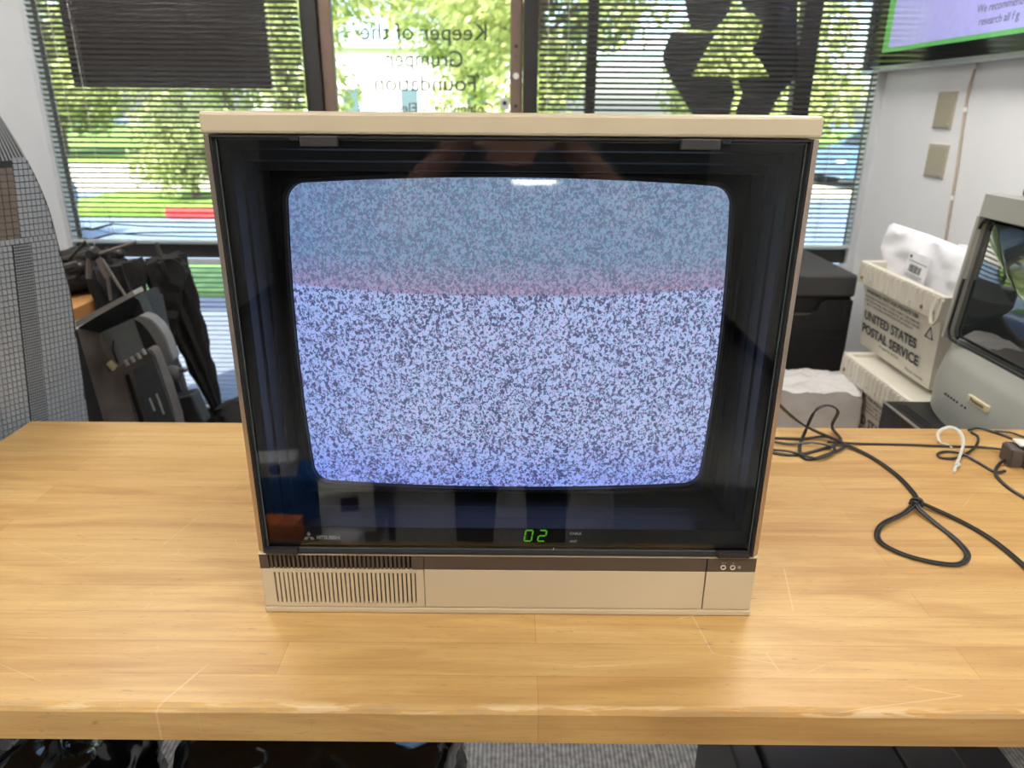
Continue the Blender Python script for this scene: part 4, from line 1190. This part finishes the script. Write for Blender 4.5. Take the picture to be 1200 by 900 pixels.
# ragged flap of cloth hanging from the first reflector
b = MB()
fl = [(200, 302), (213, 312), (219, 322), (212, 334), (208, 345), (208, 372), (205, 384), (203, 400), (198, 420), (188, 400), (184, 372), (178, 330), (184, 305)]
q = [atY(x_, y_, 2.70) for x_, y_ in fl]
b.prism(q, (0, .05, 0))
bmesh.ops.subdivide_edges(b.bm, edges=b.bm.edges[:], cuts=3, use_grid_fill=True)
bmesh.ops.triangulate(b.bm, faces=b.bm.faces[:])
for v in b.bm.verts: v.co += Vector((mnoise.noise(v.co * 30) * .008, mnoise.noise(v.co * 22 + Vector((4, 0, 0))) * .02, mnoise.noise(v.co * 35) * .006))
tag(b.build('cloth_flap', FAB, None, True), 'black cloth softbox cover hanging with ragged edge against the left blinds', 'cloth')
# silver telescopic pole and box beside it
b = MB(); pp = [atY(188, 345, 2.62), atY(199, 395, 2.62), atY(211, 432, 2.62), atY(226, 490, 2.62)]
b.tube([pp[0], pp[1], pp[2]], .007, 10); b.tube([pp[2] - (pp[2] - pp[1]) * .15, pp[3], pp[3] + (pp[3] - pp[2]) * 1.5], .010, 10)
tag(b.build('telescopic_pole', mat('dull_silver_tube', lin(120, 116, 116), .35, metal=.7), None, True), 'dull silver telescopic pole leaning in front of the ragged cloth', 'pole')

# leaning monitor body (open grey frame with pale inner panel)
MG = mat('scuffed_grey_plastic', lin(98, 90, 84), .5, var=.35, scale=9, bump=.2, bscale=60)
MGD = mat('dark_grey_plastic', lin(40, 40, 42), .5, var=.2)
MPAN = mat('pale_grey_panel', lin(142, 144, 143), .38, var=.05, metal=.1)
def qp(x_, y_, Y, base): q = atY(x_, y_, Y); return q - Vector(base)
base = (-1.22, 2.2, .0)
t = thing('monitor', 'old grey computer monitor shell leaning at a slant beside the grey television', 'monitor', base)
def slab(pts, Ya, d, name, m, par, bev=0.0, loc=base):
    b = MB(); b.prism([qp(x_, y_, Ya, loc) for x_, y_ in pts], (0, d, 0))
    if bev: bmesh.ops.bevel(b.bm, geom=b.bm.edges[:], offset=bev, segments=2, affect='EDGES')
    return b.build(name, m, par)
slab([(84, 390), (98, 381), (155, 349), (160, 351), (190, 470), (205, 540), (150, 560), (104, 560), (98, 500)], 2.24, .16, 'back_shell', MGD, t, .004)
# four-sided deep frame: outer front ring slopes to the recessed panel
def P3(x_, y_, Y): return qp(x_, y_, Y, base)
fo = [P3(90, 383, 2.14), P3(157, 344, 2.16), P3(190, 420, 2.16), P3(152, 510, 2.12), P3(128, 515, 2.12)]
b = MB(); b.prism([P3(89, 384, 2.14), P3(88, 377, 2.14), P3(155, 341, 2.16), P3(158, 346, 2.16)], (0, .06, 0)); b.build('top_edge', mat('pale_edge_plastic', lin(150, 146, 140), .4), t)
b = MB(); b.prism([P3(90, 386, 2.14), P3(116, 388, 2.22), P3(139, 430, 2.22), P3(160, 505, 2.18), P3(127, 512, 2.14)], (0, .05, 0)); b.build('left_bezel', MG, t)
b = MB(); b.prism([P3(91, 384, 2.145), P3(156, 347, 2.165), P3(157, 372, 2.22), P3(117, 390, 2.22)], (0, .05, 0)); b.build('upper_bezel', MGD, t)
b = MB(); b.prism([P3(157, 348, 2.165), P3(163, 352, 2.18), P3(186, 405, 2.18), P3(170, 412, 2.22), P3(156, 371, 2.22)], (0, .05, 0)); b.build('right_bezel', MGD, t)
b = MB(); b.prism([P3(115, 389, 2.225), P3(155, 370, 2.225), P3(172, 412, 2.225), P3(139, 432, 2.225)], (0, .01, 0)); b.build('inner_panel', MPAN, t)
b = MB(); b.prism([P3(124, 427, 2.17), P3(127, 424, 2.17), P3(135, 431, 2.17), P3(132, 435, 2.17)], (0, .02, 0)); b.build('pale_clip', mat('cream_clip', lin(196, 186, 140), .5), t)
b = MB(); b.tube([P3(133, 399, 2.222), P3(132, 410, 2.22), P3(138, 425, 2.218)], .0022, 6); b.build('wire', BLACKM, t)
# curved band
b = MB()
arc = [(160, 372), (170, 376), (180, 386), (188, 399), (193, 412), (199, 424)]
q0 = [atY(x_, y_, 2.13) for x_, y_ in arc]
rings = []
for i, q in enumerate(q0):
    w_ = .028 + .010 * math.sin(i / 5 * PI)
    nx = Vector((-.75, 0, -.35)).normalized()
    rings.append([q + nx * (-w_ / 2), q + nx * (w_ / 2) * 1.0, q + nx * (w_ / 2) + Vector((0, .05, 0)), q - nx * (w_ / 2) + Vector((0, .05, 0))])
b.loft(rings, True, True)
bmesh.ops.bevel(b.bm, geom=b.bm.edges[:], offset=.003, segments=2, affect='EDGES')
tag(b.build('plastic_bracket', mat('mid_grey_plastic', lin(120, 118, 116), .4, var=.1), None, True), 'curved grey plastic bracket between the monitor shell and the silver pole', 'bracket')
# handheld device in front
t = thing('portable_radio', 'dark grey handheld radio with knobs and white marking, leaning before the monitor shell', 'radio', (-1.1, 2.05, 0))
bl = (-1.1, 2.05, 0)
slab([(139, 432), (146, 425), (174, 409), (180, 414), (194, 452), (206, 490), (212, 515), (172, 530), (160, 500)], 2.05, .05, 'radio_body', MG, t, .004, bl)
slab([(155, 434), (179, 420), (191, 452), (205, 492), (210, 512), (182, 522), (172, 492)], 2.044, .01, 'front_panel', mat('slate_panel', lin(74, 78, 80), .45, var=.1), t, .001, bl)
for i, (x_, y_) in enumerate(((150, 428), (157, 424), (164, 420), (170, 415))):
    b = MB(); q = qp(x_, y_, 2.045, bl); b.cyl(q, q + Vector((-.004, -.002, .016)), .006, .005, 10); b.build('knob', SILVER, t, True)
for x_, y_, l_ in ((176, 466, 0), (184, 461, 1), (187, 470, 0)):
    slab([(x_ - 2, y_ + 1), (x_, y_), (x_ + 6, y_ + 15), (x_ + 4, y_ + 16)], 2.0425, .002, 'white_marking', mat('off_white_print', lin(190, 190, 186), .5), t, 0, bl)
slab([(146, 440), (150, 438), (168, 495), (165, 500)], 2.046, .004, 'speaker_slots', BLACKM, t, .0, bl)
# joystick-like knob and little box to the right
t = thing('microphone', 'small round grey microphone head beside the handheld radio', 'microphone', atY(203, 438, 2.3) )
b = MB(); b.sphere((0, 0, 0), (.030, .026, .030)); b.build('head', mat('neutral_grey_foam', lin(92, 92, 92), .8), t, True)
b = MB(); b.cyl((.022, 0, .012), (.042, -.004, .016), .010, .008, 12); b.sphere((.043, -.004, .016), .009); b.build('tip', mat('grey_tip', lin(100, 100, 102), .3, metal=.4), t, True)
b = MB(); b.cyl((0, 0, -.02), (.05, .02, -.33), .012, .012, 10); b.build('handle', BLACKP, t, True)
t = thing('power_supply', 'small dark grey power box with a square badge at the foot of the pile', 'power supply', atY(216, 478, 2.25))
b = MB(); b.box(-.055, .050, -.02, .05, -.07, .045, .008, Matrix.Rotation(-.25, 4, 'Y')); b.build('case', MGD, t)
b = MB(); b.box(-.030, -.004, -.0225, -.019, .012, .036, .002, Matrix.Rotation(-.25, 4, 'Y')); b.build('badge', MG, t)
t = thing('plastic_crate', 'black plastic crate under the leaning monitor shell', 'crate', (-1.20, 2.19, 0))
b = MB(); b.loft([[(-.24 + e, -.16 + e, z) for e, z in ()] or [(-.22, -.15, .0), (.22, -.15, .0), (.22, .15, .0), (-.22, .15, .0)], [(-.25, -.17, .40), (.25, -.17, .40), (.25, .17, .40), (-.25, .17, .40)]], True, True)
b.box(-.262, .262, -.182, .182, .385, .402, .004); b.build('crate_body', BLACKP, t)
# dark cloth mass on the floor behind the bench at left
b = MB()
b.sphere((-1.02, 2.58, .25), (.16, .15, .27), u=48, v=30)
for v in b.bm.verts:
    nn = mnoise.noise(v.co * 9) * .05 + mnoise.noise(v.co * 26) * .016
    v.co += Vector((nn, nn, nn * .7)); v.co.z = max(v.co.z, .001)
o = b.build('cloth_bag', FAB, None, True); tag(o, 'black fabric bag standing on the floor below the ragged cloth', 'bag')
SIL = mat('grey_sill', lin(120, 118, 120), .6)
b = MB(); b.box(XL + .05, -.93, YF - .35, YF - .08, .0, .02, .002); o = b.build('floor_mat', SIL); tag(o, 'grey rubber mat on the floor along the left window', 'mat')

# ================================================================ UNDER THE BENCH
def crumple(name, label, cat, c, r, m, seed, u=70, v=44, amp=.034):
    b = MB(); b.sphere((0, 0, 0), 1.0, u=u, v=v)
    for q in b.bm.verts:
        d = q.co.normalized()
        k = 1 / max(abs(d.x), abs(d.y), abs(d.z)) ** .75
        p_ = Vector((d.x * r[0], d.y * r[1], d.z * r[2])) * k
        nn = abs(mnoise.noise(p_ * 7 + Vector((seed, 0, 0)))) * amp * 1.6 + abs(mnoise.noise(p_ * 19 + Vector((0, seed, 0)))) * amp * .8
        q.co = p_ - d * nn
        q.co.z = max(q.co.z, -c[2] + .001)
    o = b.build(name, m, None, True); o.location = c
    at_ = o.data.attributes.get('sharp_edge')
    if at_: o.data.attributes.remove(at_)
    return tag(o, label, cat)
BAGM = mat('glossy_black_film', (.006, .006, .007, 1), .13, var=.2, bump=.5, bscale=18, coat=.3)
crumple('trash_bag', 'glossy black plastic bag with blue highlights under the left part of the bench', 'bag', (-.83, .98, .27), (.13, .20, .26), BAGM, 3.0)
crumple('trash_bag', 'large glossy black plastic bag under the middle of the bench', 'bag', (-.36, 1.10, .24), (.28, .20, .235), BAGM, 8.0)
t = thing('storage_box', 'dark grey box under the far left end of the bench', 'box', (-.985, 1.22, 0))
b = MB(); b.box(-.0, .10, -.02, .15, 0, .2, .01); b.build('box_body', BLACKP, t)
t = thing('office_printer', 'black office machine with seams and paper slot under the right part of the bench', 'printer', (.76, 1.16, 0))
CH_ = mat('charcoal_plastic', (.035, .035, .038, 1), .38, var=.1)
b = MB(); b.box(-.30, -.245, -.22, .20, 0, .31, .006); b.build('side_cover', BLACKP, t)
b = MB(); b.box(-.243, .03, -.22, .20, 0, .325, .006); b.build('paper_cover', CH_, t)
b = MB(); b.box(.034, .15, -.22, .20, 0, .325, .006); b.build('scanner_cover', mat('charcoal_plastic_lighter', (.05, .05, .054, 1), .38), t)
b = MB(); b.box(.152, .255, -.22, .20, 0, .318, .006); b.build('control_cover', CH_, t)
b = MB(); b.box(.17, .205, -.02, .05, .317, .3195, .001); b.build('slot', BLACKM, t)
b = MB(); b.tube(smooth_path([(.42, 1.33, .004), (.46, 1.30, .004), (.45, 1.20, .004), (.455, 1.1, .004)], 6), .004, 7)
o = b.build('power_cable', CORD, None, True); tag(o, 'black cord on the grey carpet beside the office machine', 'cable')

# ================================================================ BEHIND THE PHOTOGRAPHER (seen in the glass)
t = thing('side_cart', 'low grey cart with boxes, mirrored in the lower left of the television glass', 'cart', (-.72, -.46, 0))
b = MB(); b.box(-.28, .30, -.25, .22, .235, .26, .004); b.build('cart_top', mat('dark_cart_top', (.05, .05, .055, 1), .5), t)
for sx in (-.26, .28):
    for sy in (-.23, .20):
        b = MB(); b.box(sx - .012, sx + .012, sy - .012, sy + .012, 0, .2345, .002); b.build('leg', STEEL, t)
def carton(label, loc, w, d, h, m, rz, cat='box', inner=None):
    t = thing('cardboard_box', label, cat, loc, (0, 0, rz))
    b = MB(); b.box(-w, w, -d, d, 0, h, .003); b.build('box_body', m, t)
    b = MB(); b.box(-w * .98, w * .98, -.003, .003, h + .0002, h + .0012); b.build('tape', m if inner is None else inner, t)
    return t
carton('blue box mirrored in the lower left of the television glass', (-.73, -.52, .2605), .095, .07, .155, mat('blue_card', lin(40, 110, 190), .5), .05)
t = carton('white card box with a dark round mark, on the mirrored blue box', (-.77, -.50, .4172), .065, .045, .055, mat('white_card', (.9, .9, .88, 1), .5), -.15)
b = MB(); b.cyl((.0, .0452, .028), (.0, .0462, .028), .018, n=20); b.build('round_mark', BLACKM, t)
carton('blue and orange book standing in front of the mirrored blue box', (-.72, -.32, .2605), .065, .03, .085, mat('orange_card', lin(240, 120, 50), .4, var=.3, scale=12), .1, 'book')
t = carton('pale box with a small dark picture, beside the mirrored blue box', (-.53, -.42, .2605), .085, .055, .155, mat('cream_card', (.85, .83, .77, 1), .5), -.25)
b = MB(); b.box(-.02, .035, .0552, .0562, .085, .135); b.build('picture', mat('maroon_print', lin(90, 40, 50), .5), t)
carton('small pale grey box at the front of the mirrored cart', (-.52, -.29, .2605), .06, .035, .05, mat('pale_grey_card', (.7, .71, .74, 1), .5), .3)
t = thing('cardboard_box', 'large grey carton on the floor, mirrored at the lower right of the television glass', 'box', (.62, -.65, 0), (0, 0, .2))
b = MB(); b.box(-.24, .24, -.2, .2, 0, .42, .004); b.build('box_body', mat('grey_card', (.30, .30, .29, 1), .6), t)
b = MB(); b.box(-.235, .235, -.025, .025, .4202, .4212); b.build('tape', mat('tape_film', (.35, .33, .28, 1), .3), t)

# the photographer
SKIN = mat('skin', lin(205, 150, 125), .5, var=.06, scale=20)
SHIRT = mat('charcoal_shirt', lin(58, 58, 60), .85, var=.1)
TROU = mat('dark_trousers', lin(38, 42, 52), .85, var=.1)
HAIR = mat('brown_hair', lin(58, 42, 32), .6, var=.3)
per = thing('person', 'person in charcoal shirt holding a phone with both hands, mirrored in the television glass', 'person', (0, -.40, 0))
def skin_mesh(name, m, verts, edges, radii, par, sub=2, root=0):
    me = bpy.data.meshes.new(name); me.from_pydata(verts, edges, []); me.materials.append(m)
    o = bpy.data.objects.new(name, me); COL.objects.link(o)
    md = o.modifiers.new('skin', 'SKIN'); md.use_smooth_shade = True
    for i, v in enumerate(me.skin_vertices[0].data):
        r_ = radii[i]; v.radius = r_ if isinstance(r_, tuple) else (r_, r_)
        v.use_root = (i == root)
    sb = o.modifiers.new('sub', 'SUBSURF'); sb.levels = sub; sb.render_levels = sub
    dg = bpy.context.evaluated_depsgraph_get()
    m2 = bpy.data.meshes.new_from_object(o.evaluated_get(dg)); m2.name = name
    bpy.data.objects.remove(o)
    m2.materials.clear(); m2.materials.append(m)
    for p_ in m2.polygons: p_.use_smooth = True
    q = bpy.data.objects.new(name, m2); COL.objects.link(q); q.parent = par
    return q
# joints, local to (0,-.40,0)
V = [(0, 0, .95), (0, .0, 1.10), (0, .01, 1.27), (0, .0, 1.41), (0, .02, 1.50), (0, .045, 1.58), (0, .05, 1.66), (0, .045, 1.74)]
Rr = [(.15, .11), (.135, .10), (.155, .11), (.12, .085), (.052, .052), (.070, .080), (.080, .095), (.055, .065)]
E_ = [(0, 1), (1, 2), (2, 3), (3, 4), (4, 5), (5, 6), (6, 7)]
hand_data = []
for s in (-1, 1):
    k = len(V)
    V += [(s * .18, -.005, 1.395), (s * .255, .13, 1.29), (s * .305, .27, 1.245 + .03), (s * .22, .345, 1.375), (s * .135, .385, 1.455)]
    Rr += [.058, .048, .044, .036, (.026, .032)]
    E_ += [(3, k), (k, k + 1), (k + 1, k + 2), (k + 2, k + 3), (k + 3, k + 4)]
    # palm and fingers curled round the phone's short edge
    w = k + 4
    V.append((s * .105, .378, 1.495)); Rr.append((.034, .018)); E_.append((w, len(V) - 1)); pm = len(V) - 1
    for f in range(4):
        zf = 1.485 + f * .020
        i0 = len(V)
        V += [(s * .098, .372, zf), (s * .104, .406, zf + .006), (s * (.078 - .003 * abs(f - 2)), .417, zf + .008), (s * (.050 - .004 * abs(f - 2)), .414, zf + .006)]
        Rr += [.010, .009, .0085, .0075]
        E_ += [(pm, i0), (i0, i0 + 1), (i0 + 1, i0 + 2), (i0 + 2, i0 + 3)]
    i0 = len(V)
    V += [(s * .085, .352, 1.490), (s * .062, .345, 1.512), (s * .040, .350, 1.528)]
    Rr += [.012, .0105, .009]
    E_ += [(pm, i0), (i0, i0 + 1), (i0 + 1, i0 + 2)]
    # legs
    k = len(V)
    V += [(s * .10, 0, .88), (s * .11, .01, .50), (s * .12, -.02, .09), (s * .125, .02, .045), (s * .135, .13, .032)]
    Rr += [(.095, .10), .062, .042, (.042, .045), (.04, .028)]
    E_ += [(0, k), (k, k + 1), (k + 1, k + 2), (k + 2, k + 3), (k + 3, k + 4)]
skin_mesh('body', SKIN, V, E_, Rr, per)
# shirt over trunk and upper arms
SV = [(0, 0, .93), (0, 0, 1.10), (0, .01, 1.27), (0, .0, 1.405), (0, .008, 1.445)]
SR = [(.172, .135), (.158, .122), (.176, .130), (.138, .104), (.085, .075)]
SE = [(0, 1), (1, 2), (2, 3), (3, 4)]
for s in (-1, 1):
    k = len(SV); SV += [(s * .185, -.005, 1.398), (s * .245, .11, 1.305), (s * .268, .165, 1.285)]; SR += [.076, .066, .064]; SE += [(3, k), (k, k + 1), (k + 1, k + 2)]
skin_mesh('shirt', SHIRT, SV, SE, SR, per)
TV_ = [(0, 0, .96), (0, 0, .90)]; TR = [(.168, .130), (.160, .125)]; TE = [(0, 1)]
for s in (-1, 1):
    k = len(TV_); TV_ += [(s * .10, 0, .84), (s * .11, .01, .50), (s * .12, -.02, .10)]; TR += [.105, .078, .062]; TE += [(1, k), (k, k + 1), (k + 1, k + 2)]
skin_mesh('trousers', TROU, TV_, TE, TR, per)
b = MB()
b.sphere((0, .035, 1.70), (.088, .104, .088), u=28, v=18)
for v in list(b.bm.verts):
    if v.co.y > .075 and v.co.z < 1.735: v.co.y = .075 + (v.co.y - .075) * .1
    if v.co.z < 1.63: v.co.z = 1.63 + (v.co.z - 1.63) * .3
b.build('hair', HAIR, per, True)
b = MB(); b.sphere((0, .142, 1.632), (.013, .018, .022)); b.build('nose', SKIN, per, True)
for s in (-1, 1):
    b = MB(); b.sphere((s * .032, .122, 1.660), (.013, .010, .009)); b.build('eye', mat('eye_white', (.8, .8, .8, 1), .3), per, True)
    b = MB(); b.sphere((s * .082, .045, 1.645), (.012, .020, .032)); b.build('ear', SKIN, per, True)
    b = MB(); b.box(s * .125 - .045, s * .125 + .045, -.06, .19, .0, .06, .02); b.build('shoe', BLACKP, per)
b = MB(); b.sphere((0, .132, 1.595), (.024, .010, .007)); b.build('mouth', mat('lips', lin(170, 95, 90), .5), per, True)
ph = thing('phone', 'black phone held level between the photographer\'s two hands', 'phone', (0, -.020, 1.542), (-PITCH, 0, 0))
b = MB(); b.box(-.078, .078, -.004, .004, -.036, .036, .003); b.build('phone_body', BLACKP, ph)
b = MB(); b.box(-.070, .070, -.0046, -.0041, -.031, .031); b.build('phone_screen', mat('phone_screen_glass', (.02, .02, .025, 1), .08), ph)

# ================================================================ OUTSIDE
ASPH = mat('street_asphalt', lin(112, 128, 146), .85, var=.15, scale=1.5, bump=.2, bscale=30)
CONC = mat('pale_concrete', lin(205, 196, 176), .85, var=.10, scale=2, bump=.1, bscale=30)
GRASS = mat('lawn', lin(120, 150, 62), .9, var=.3, scale=6)
b = MB(); b.box(-60, 60, YF + .09, 90, -.25, -.14); o = b.build('street_ground', ASPH); tag(o, 'blue-grey asphalt parking area outside the windows', 'ground', kind='structure')
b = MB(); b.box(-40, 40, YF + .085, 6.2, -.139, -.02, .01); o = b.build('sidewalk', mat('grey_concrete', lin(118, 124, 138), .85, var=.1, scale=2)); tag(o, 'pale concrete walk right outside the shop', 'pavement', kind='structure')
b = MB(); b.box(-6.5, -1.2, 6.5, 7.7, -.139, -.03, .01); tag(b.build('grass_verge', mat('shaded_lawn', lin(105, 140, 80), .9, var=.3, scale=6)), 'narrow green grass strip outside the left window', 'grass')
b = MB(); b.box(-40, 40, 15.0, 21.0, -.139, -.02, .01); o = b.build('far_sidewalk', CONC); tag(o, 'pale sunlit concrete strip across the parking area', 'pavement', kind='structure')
b = MB(); b.box(-40, 40, 21.02, 60, -.139, .0, .01); o = b.build('lawn', GRASS); tag(o, 'green lawn under the trees', 'lawn', kind='structure')
b = MB(); b.box(-5.45, -4.6, 11.6, 11.78, -.139, .02, .02); o = b.build('curb', mat('red_curb_paint', lin(200, 60, 60), .6)); tag(o, 'short red painted curb outside the left window', 'curb')
b = MB(); b.box(-7.5, -3.4, 11.79, 14.3, -.139, .0, .02); o = b.build('planting_island', GRASS); tag(o, 'small grass island behind the red curb', 'grass')

LEAF = bpy.data.materials.new('tree_leaf'); LEAF.use_nodes = True
n_, l_ = LEAF.node_tree.nodes, LEAF.node_tree.links
pb = n_['Principled BSDF']; oi = n_.new('ShaderNodeNewGeometry')
rp = n_.new('ShaderNodeValToRGB'); rp.color_ramp.elements[0].color = lin(150, 164, 92); rp.color_ramp.elements[1].color = lin(226, 230, 168)
l_.new(oi.outputs['Random Per Island'], rp.inputs[0]); l_.new(rp.outputs[0], pb.inputs['Base Color']); pb.inputs['Roughness'].default_value = .6
tl = n_.new('ShaderNodeBsdfTranslucent'); l_.new(rp.outputs[0], tl.inputs[0]); mx_ = n_.new('ShaderNodeMixShader'); mx_.inputs[0].default_value = .45
l_.new(pb.outputs[0], mx_.inputs[1]); l_.new(tl.outputs[0], mx_.inputs[2]); l_.new(mx_.outputs[0], n_['Material Output'].inputs[0])
BARK = mat('tree_bark', lin(112, 96, 82), .9, var=.3, scale=8)
def make_tree(label, seed, h, r, nl, size, low):
    rnd = random.Random(seed)
    t = thing('tree', label, 'tree', (0, 0, 0), group='trees across the street')
    b = MB()
    b.tube([(0, 0, -.1), (.1, 0, h * .3), (-.05, .1, h * .6), (0, 0, h * .9)], [.20, .16, .10, .03], 10)
    cl = []
    for i in range(22):
        a = rnd.uniform(0, 2 * PI); q = rnd.uniform(.15, .85)
        c = Vector((math.cos(a) * r * q, math.sin(a) * r * q, rnd.uniform(low, h)))
        cl.append((c, rnd.uniform(.28, .48) * r))
        b.tube([(0, 0, max(.5, c.z - 1.2)), c * .6 + Vector((0, 0, c.z * .36)), c], [.06, .04, .015], 6)
    b.build('trunk', BARK, t, True)
    b = MB()
    for i in range(nl):
        c, cr = rnd.choice(cl)
        d = Vector((rnd.gauss(0, 1), rnd.gauss(0, 1), rnd.gauss(0, .8))); d.normalize()
        p = c + d * cr * rnd.uniform(.5, 1.05)
        nrm = Vector((rnd.gauss(0, 1), rnd.gauss(0, 1), rnd.gauss(.6, 1))).normalized()
        tx = nrm.orthogonal().normalized(); ty = nrm.cross(tx)
        s_ = size * rnd.uniform(.6, 1.3)
        vs = [b.bm.verts.new(p + tx * (s_ * x_) + ty * (s_ * y_)) for x_, y_ in ((-1, 0), (0, -.45), (1, 0), (0, .45))]
        b.bm.faces.new(vs)
    b.build('foliage', LEAF, t)
    return t
ta = make_tree('large spreading tree across the street, seen through the door glass', 3, 7.5, 3.4, 15000, .15, 1.8)
tb = make_tree('bushy tree across the street, seen through the left window', 8, 6.0, 2.6, 13000, .13, .9)
def place(src, first, label, x, y, s, rz):
    o = src if first else copy_tree(src)
    o.location = (x, y, -.02); o.scale = (s, s, s); o.rotation_euler = (0, 0, rz); o['label'] = label
    return o
place(ta, True, 'large spreading tree beyond the glass door, right of its middle', .8, 24, 1.0, 0)
place(ta, False, 'tall tree whose branches show at the top left of the glass door', -7.0, 24, 1.05, 2.1)
place(tb, True, 'bushy tree behind the blinds of the left window, nearest the wall', -14.2, 24, 1.05, .4)
place(ta, False, 'tree filling the upper part of the left window beside the door', -12.0, 33, 1.15, 4.0)
place(tb, False, 'bushy tree on the grass island outside the left window', -5.6, 13.2, .35, 1.2)
place(tb, False, 'bushy tree behind the blinds just right of the door', 7.2, 24, 1.1, 3.3)
place(ta, False, 'spreading tree behind the leaf-shaped decal', 14.2, 24, 1.0, 1.0)
place(tb, False, 'far bushy tree in the middle of the right window', 9.5, 33, 1.3, 5.1)
place(ta, False, 'far tree between the door and the white building', -1.8, 37, 1.05, 5.6)

t = thing('building', 'white low building with two dark windows beyond the glass door', 'building', (-7.5, 46, 0))
BW = mat('white_stucco', (.85, .84, .80, 1), .8, var=.03)
b = MB(); b.box(-8, 7.5, 0, 8, -.1, 4.6, .02); b.build('wall', BW, t)
b = MB(); b.box(-8.4, 7.9, -.4, 8.4, 4.61, 4.95, .03); b.build('roof', mat('pale_roof', (.7, .7, .68, 1), .8), t)
for x_ in (-2.1, 1.35, 5.2):
    b = MB(); b.box(x_ - .65, x_ + .65, -.08, .02, 1.0, 2.6, .02); w_ = b.build('window', WHITEP, t)
    b = MB(); b.box(x_ - .5, x_ + .5, -.10, -.07, 1.15, 2.45); b.build('pane', mat('dark_pane', lin(90, 110, 125), .15), w_)

# parked cars
def make_car(label, paint):
    t = thing('car', label, 'car', group='cars parked outside')
    b = MB()
    prof = [(-2.1, .35), (-2.15, .62), (-2.0, .80), (-1.25, .92), (-.65, 1.36), (.75, 1.40), (1.5, 1.0), (2.05, .90), (2.15, .60), (2.1, .35)]
    rings = []
    for y_, k in ((-.86, .93), (-.84, .99), (-.70, 1.0), (.70, 1.0), (.84, .99), (.86, .93)):
        rings.append([(x_ * (1 if z_ < .95 else k), y_ * (1 if z_ < .95 else .82), z_ * (k if z_ > 1 else 1)) for x_, z_ in prof])
    b.loft(rings, True, True); b.build('body', paint, t, True)
    GL = mat('car_glass', (.03, .04, .05, 1), .08)
    for s in (-1, 1):
        b = MB(); b.prism([(-1.02, s * .76, .96), (-.60, s * .71, 1.27), (.10, s * .705, 1.29), (.10, s * .76, .96)], (0, s * .012, 0)); b.build('side_window', GL, t)
        b = MB(); b.prism([(.16, s * .76, .96), (.16, s * .705, 1.29), (.70, s * .71, 1.27), (1.25, s * .76, .98)], (0, s * .012, 0)); b.build('side_window', GL, t)
        for x_ in (-1.35, 1.35):
            b = MB(); b.cyl((x_, s * .70, .32), (x_, s * .88, .32), .32, n=28); w_ = b.build('wheel', BLACKM, t, True)
            b = MB(); b.cyl((x_, s * .875, .32), (x_, s * .895, .32), .20, n=24); b.build('rim', SILVER, w_, True)
    b = MB(); b.prism([(-1.22, -.62, .94), (-1.22, .62, .94), (-.68, .58, 1.33), (-.68, -.58, 1.33)], (-.01, 0, .012)); b.build('windscreen', GL, t)
    for s in (-1, 1):
        b = MB(); b.sphere((-2.08, s * .6, .66), (.06, .16, .08)); b.build('headlight', mat('headlight_glass', (.8, .8, .8, 1), .1), t, True)
        b = MB(); b.sphere((2.10, s * .6, .74), (.05, .16, .08)); b.build('tail_light', mat('red_tail_light', (.5, .02, .02, 1), .2), t, True)
    return t
PB = mat('blue_silver_paint', lin(110, 140, 175), .25, metal=.4, var=.02)
PW = mat('white_car_paint', (.75, .76, .78, 1), .2, var=.02)
c1 = make_car('silver-blue car parked outside the right end of the right window', PB); c1.location = (8.7, 17.0, -.14); c1.rotation_euler = (0, 0, .25)
c2 = copy_tree(c1); c2['label'] = 'silver-blue car parked outside the left window near the wall'; c2.location = (-8.0, 9.3, -.14); c2.rotation_euler = (0, 0, -.1)
